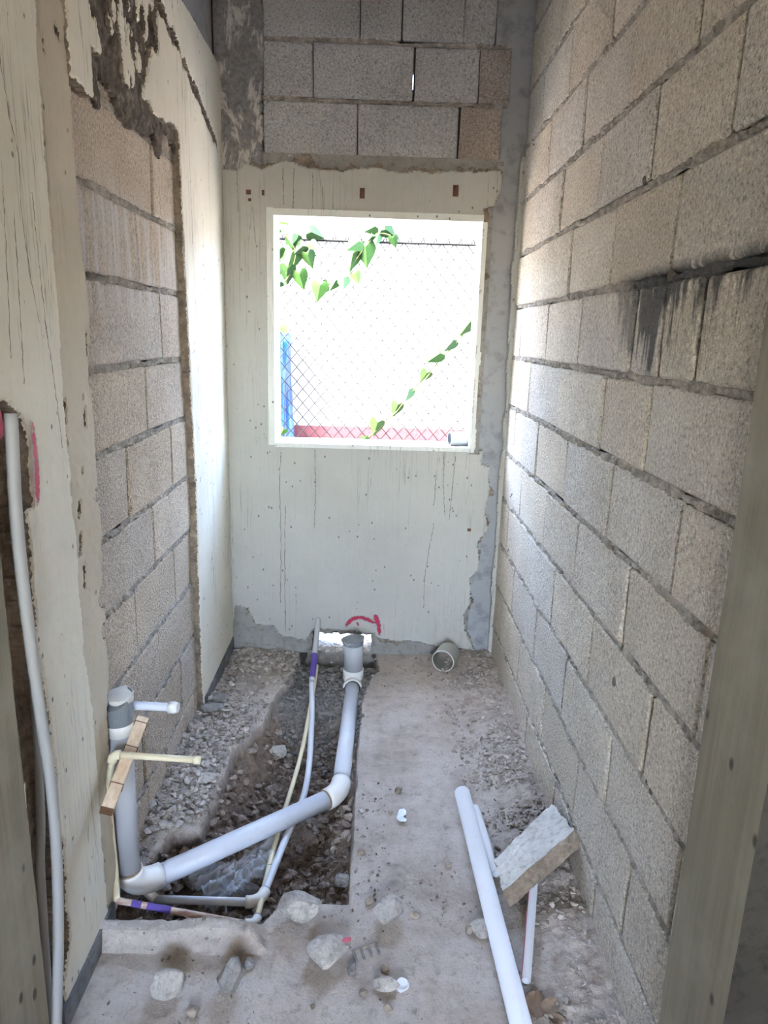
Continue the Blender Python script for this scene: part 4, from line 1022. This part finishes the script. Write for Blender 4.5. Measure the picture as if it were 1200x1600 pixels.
# dry leaves / paper scraps at the lower right
def scrap(px, py, s, rot, label, seed, name='dry_leaf'):
    p = PZ(px, py, 0.03); p[2] = fz(p[0], p[1]) + 0.004; V, F = [], []; m = 10
    for i in range(m + 1):
        for j in range(m + 1):
            u, v = i / m * 2 - 1, j / m * 2 - 1
            w = math.sqrt(max(0.0, 1 - u * u)) * 0.62 + 0.05
            x, y = u * s, v * w * s; z = 0.35 * s * (1 - math.cos(v * 1.3)) + 0.4 * s * abs(float(fbm(u * 2, v * 2, seed)))
            ca, sa = math.cos(rot), math.sin(rot); V.append((p[0] + x * ca - y * sa, p[1] + x * sa + y * ca, p[2] + z))
    for i in range(m):
        for j in range(m): a = i * (m + 1) + j; F.append((a, a + 1, a + m + 2, a + m + 1))
    props(obj(name, V, F, 'dry_leaf', smooth=True), label, 'dry leaf', 'dry leaves at the loose pipe end')
scrap(860, 1572, 0.026, 0.6, 'curled brown dry leaf right of the loose pipe end', 501)
scrap(838, 1566, 0.034, 1.4, 'folded dry leaf pressed against the loose pipe end', 502)
scrap(872, 1590, 0.022, 2.4, 'small dry leaf lowest at the loose pipe end', 503)

# ---- spray paint marks (flat paint, parts of the walls)
def spray(parent, axis, plane, pts, widths, seed):
    P = spline([(p[0], p[1], 0) for p in pts], 40); n = len(P); V, F, E = [], [], []
    W = np.interp(np.linspace(0, 1, n), np.linspace(0, 1, len(widths)), widths)
    for i in range(n):
        t = P[min(i + 1, n - 1)] - P[max(i - 1, 0)]; t /= np.linalg.norm(t); nn = np.array([-t[1], t[0], 0])
        for j in range(9):
            s = j / 4 - 1; q = P[i] + nn * s * W[i]; V.append((q[0], plane, q[1]) if axis == 'y' else (plane, q[0], q[1]))
            E.append((1 - abs(s)) * 1.25 * min(1, 4 * min(i, n - 1 - i) / n + 0.25))
    for i in range(n - 1):
        for j in range(8): a = i * 9 + j; F.append((a, a + 1, a + 10, a + 9))
    o = obj('spray_mark', V, F, 'spray', parent, attrs={'edge': E}, origin=(0, 0, 0)); o['label'] = 'red sprayed paint mark'; return o
pk = lambda l, Yp: [(PY(x, y, Yp)[0], PY(x, y, Yp)[2]) for x, y in l]
YS = YB - 0.0215
spray(wall_back, 'y', YS, pk([(540, 980), (547, 970), (560, 965), (575, 968), (588, 976)], YS), [0.013, 0.014, 0.013, 0.014, 0.013], 1)
spray(wall_back, 'y', YS - 0.0005, pk([(585, 959), (589, 968), (592, 980), (593, 994)], YS), [0.013, 0.017, 0.014, 0.011], 2)
spray(wall_back, 'y', YS - 0.0005, pk([(558, 972), (560, 978)], YS), [0.008, 0.007], 3)
pl_ = lambda l, Xp: [(PX(x, y, Xp)[1], PX(x, y, Xp)[2]) for x, y in l]
XS = XL + 0.0045
spray(wall_left, 'x', XS, pl_([(50, 655), (56, 710), (58, 750), (59, 795)], XS), [0.011, 0.012, 0.014, 0.010], 4)
spray(wall_left, 'x', XS, pl_([(-6, 640), (1, 655), (3, 690)], XS), [0.012, 0.014, 0.010], 5)
XS2 = XLB + 0.004
spray(wall_left, 'x', XS2, pl_([(203, 1200), (206, 1235), (209, 1275)], XS2), [0.008, 0.010, 0.009], 6)

# ================================================================== GRAVEL (uncountable)
def icosa():
    t = (1 + 5 ** .5) / 2
    V = np.array([(-1, t, 0), (1, t, 0), (-1, -t, 0), (1, -t, 0), (0, -1, t), (0, 1, t), (0, -1, -t), (0, 1, -t), (t, 0, -1), (t, 0, 1), (-t, 0, -1), (-t, 0, 1)], float)
    F = np.array([(0, 11, 5), (0, 5, 1), (0, 1, 7), (0, 7, 10), (0, 10, 11), (1, 5, 9), (5, 11, 4), (11, 10, 2), (10, 7, 6), (7, 1, 8), (3, 9, 4), (3, 4, 2), (3, 2, 6), (3, 6, 8), (3, 8, 9), (4, 9, 5), (2, 4, 11), (6, 2, 10), (8, 6, 7), (9, 8, 1)])
    return V / np.linalg.norm(V[0]), F
def gravel(name, xy, smin, smax, power, mat, label, cat, seed, sink=0.35):
    r = np.random.default_rng(seed); B, FI = icosa(); n = len(xy)
    s = smin + (smax - smin) * r.random(n) ** power
    z = fields(xy[:, 0], xy[:, 1])[0]
    sh = np.stack([B * (1 + r.uniform(-.42, .36, (12, 1))) * np.array([1.1, r.uniform(.5, 1), r.uniform(.32, .75)]) for _ in range(24)])
    P = sh[r.integers(0, 24, n)]; a = r.uniform(0, 2 * np.pi, n); b = r.normal(0, .5, n)
    ca, sa, cb, sb = np.cos(a), np.sin(a), np.cos(b), np.sin(b)
    x, y, zz = P[..., 0], P[..., 1], P[..., 2]
    y, zz = y * cb[:, None] - zz * sb[:, None], y * sb[:, None] + zz * cb[:, None]
    x, y = x * ca[:, None] - y * sa[:, None], x * sa[:, None] + y * ca[:, None]
    V = np.stack([x, y, zz], -1) * s[:, None, None] + np.stack([xy[:, 0], xy[:, 1], z + s * sink], -1)[:, None, :]
    F = (FI[None] + (np.arange(n) * 12)[:, None, None]).reshape(-1, 3)
    o = obj(name, V.reshape(-1, 3), F, mat, attrs={'tone': np.repeat(r.random(n) ** 1.3, 12)})
    return props(o, label, cat, kind='stuff')
def scatter(n, dens, seed, x0=-0.66, x1=0.57, y0=1.0, y1=3.06):
    r = np.random.default_rng(seed); x = r.uniform(x0, x1, n * 6); y = r.uniform(y0, y1, n * 6)
    k = r.random(n * 6) < dens(x, y); return np.stack([x[k], y[k]], 1)[:n]
def sd_(x, y): return polydist(x, y, TR)
def d_left(x, y):
    s = sd_(x, y); lim = np.where((y > 1.6) & (y < 2.47), -0.642, -0.612)
    a = sstep(-0.36, -0.52, x) * sstep(1.65, 1.85, y) * (s > 0.004) * (0.35 + 0.65 * sstep(2.75, 2.5, y)) + sstep(2.70, 2.9, y) * sstep(-0.26, -0.36, x) * 0.7 * (s > 0.004)
    return a * (x > lim) * (0.35 + 1.2 * vn(x * 12, y * 12, 5))
gravel('rubble_gravel', scatter(5200, d_left, 1, -0.645, -0.25), 0.0016, 0.016, 5.0, 'gravel', 'loose grey rubble and gravel heaped along the left wall', 'gravel', 2)
def d_right(x, y):
    a = sstep(0.26, 0.50, x + fbm(x * 4, y * 4, 76) * 0.14) * sstep(1.0, 1.25, y); return a * (0.12 + 1.2 * sstep(0.45, 0.75, vn(x * 9, y * 9, 9))) * (x < 0.572)
gravel('rubble_gravel', scatter(4200, d_right, 3, 0.2, 0.575), 0.0014, 0.011, 4.6, 'gravel', 'loose fine gravel and crumbs drifted along the right block wall', 'gravel', 4)
def d_tr(x, y):
    s = sd_(x, y); return (s < -0.008) * sstep(2.62, 2.45, y) * (0.25 + vn(x * 10, y * 10, 3))
gravel('trench_soil', scatter(4500, d_tr, 5, -0.64, 0.0, 1.47, 2.7), 0.0016, 0.019, 5.5, 'soil_clod', 'dark brown soil clods and stones filling the dug trench', 'soil', 6)
def d_w(x, y):
    s = sd_(x, y); return (s < 0.006) * sstep(2.3, 2.55, y) * (y < 3.0)
gravel('mortar_crumbs', scatter(2600, d_w, 7, -0.34, 0.07, 2.3, 3.02), 0.003, 0.013, 2.0, 'wet_mortar', 'damp grey mortar crumbs packed around the back drain stub', 'mortar', 8)
def d_all(x, y):
    s = sd_(x, y); return (s > 0.012) * sstep(0.40, 0.75, vn(x * 5, y * 5, 21)) * 0.8 * (x > -0.6)
gravel('floor_crumbs', scatter(1500, d_all, 9, -0.58, 0.45, 1.12, 3.04), 0.0009, 0.0065, 6.0, 'soil_clod', 'small dark crumbs and grit scattered over the bare slab', 'grit', 10)
def d_hole(x, y): return np.ones_like(x)
r = np.random.default_rng(31); xy = np.stack([r.uniform(HX0 - .02, HX1 + .02, 700), r.uniform(3.03, 3.30, 700)], 1)
gravel('hole_gravel', xy, 0.003, 0.011, 2.5, 'daylight_tinted_gravel', 'gravel with daylight painted into its pale colour, in the hole knocked through the back wall', 'gravel', 32)

# ---- hairline cracks and drips in the plaster, mortar lumps on the blocks
MAT['crack'] = m_rough('crack_dirt', (0.20, 0.165, 0.13), (0.13, 0.105, 0.085), 60, 0.001)
def crack(parent, axis, plane, pts, w, seed):
    P = spline([(p[0], p[1], 0) for p in pts], 40); n = len(P); V, F = [], []; r = random.Random(seed)
    for i in range(n):
        k = w * r.uniform(0.25, 1.0); j = r.uniform(-1, 1) * w * 1.2
        for s_ in (-1, 1):
            q = (P[i][0] + j + s_ * k, P[i][1]); V.append((q[0], plane, q[1]) if axis == 'y' else (plane, q[0], q[1]))
    for i in range(n - 1): F.append((2 * i, 2 * i + 1, 2 * i + 3, 2 * i + 2))
    obj('crack', V, F, 'crack', parent, origin=(0, 0, 0))
YK = YB - 0.0205
for i, l in enumerate(([(439, 706), (437, 760), (439, 850), (438, 942)], [(446, 790), (445, 860), (446, 985)], [(492, 702), (493, 760), (491, 825)], [(694, 712), (693, 760), (695, 805)],
                       [(712, 712), (707, 760), (702, 812)], [(682, 735), (678, 790)], [(662, 950), (664, 900), (672, 850), (678, 820)], [(442, 262), (443, 320)], [(459, 262), (458, 326)], [(489, 270), (488, 326)], [(370, 262), (372, 330)])):
    crack(wall_back, 'y', YK, pk(l, YK), 0.0016, 600 + i)
XK = XL + 0.0042
for i, l in enumerate(([(0, 90), (14, 180), (28, 240), (34, 330), (46, 420), (62, 505)], [(50, 300), (60, 400), (74, 530)], [(4, 290), (10, 400), (17, 560)], [(70, 500), (84, 590), (98, 700)], [(22, 330), (30, 460), (38, 600)],
                       [(318, 390), (322, 520), (327, 690)], [(336, 400), (329, 500), (322, 570)], [(300, 330), (306, 480), (314, 640)], [(322, 120), (326, 260), (331, 400)], [(290, 120), (296, 250), (301, 380)])):
    crack(wall_left, 'x', XK, pl_(l, XK), 0.0016, 630 + i)
for i, (x, y, sz) in enumerate(((961, 1067, 0.018), (1000, 1052, 0.010), (1012, 1222, 0.010), (1018, 1238, 0.012), (1008, 284, 0.016), (1050, 432, 0.022), (858, 232, 0.008))):
    p = PX(x, y, XR); obj('mortar_lump', *rock_vf(p + np.array([-0.001, 0, -sz / 2]), (sz * 0.5, sz, sz), 700 + i), 'rubble_dark', wall_right)
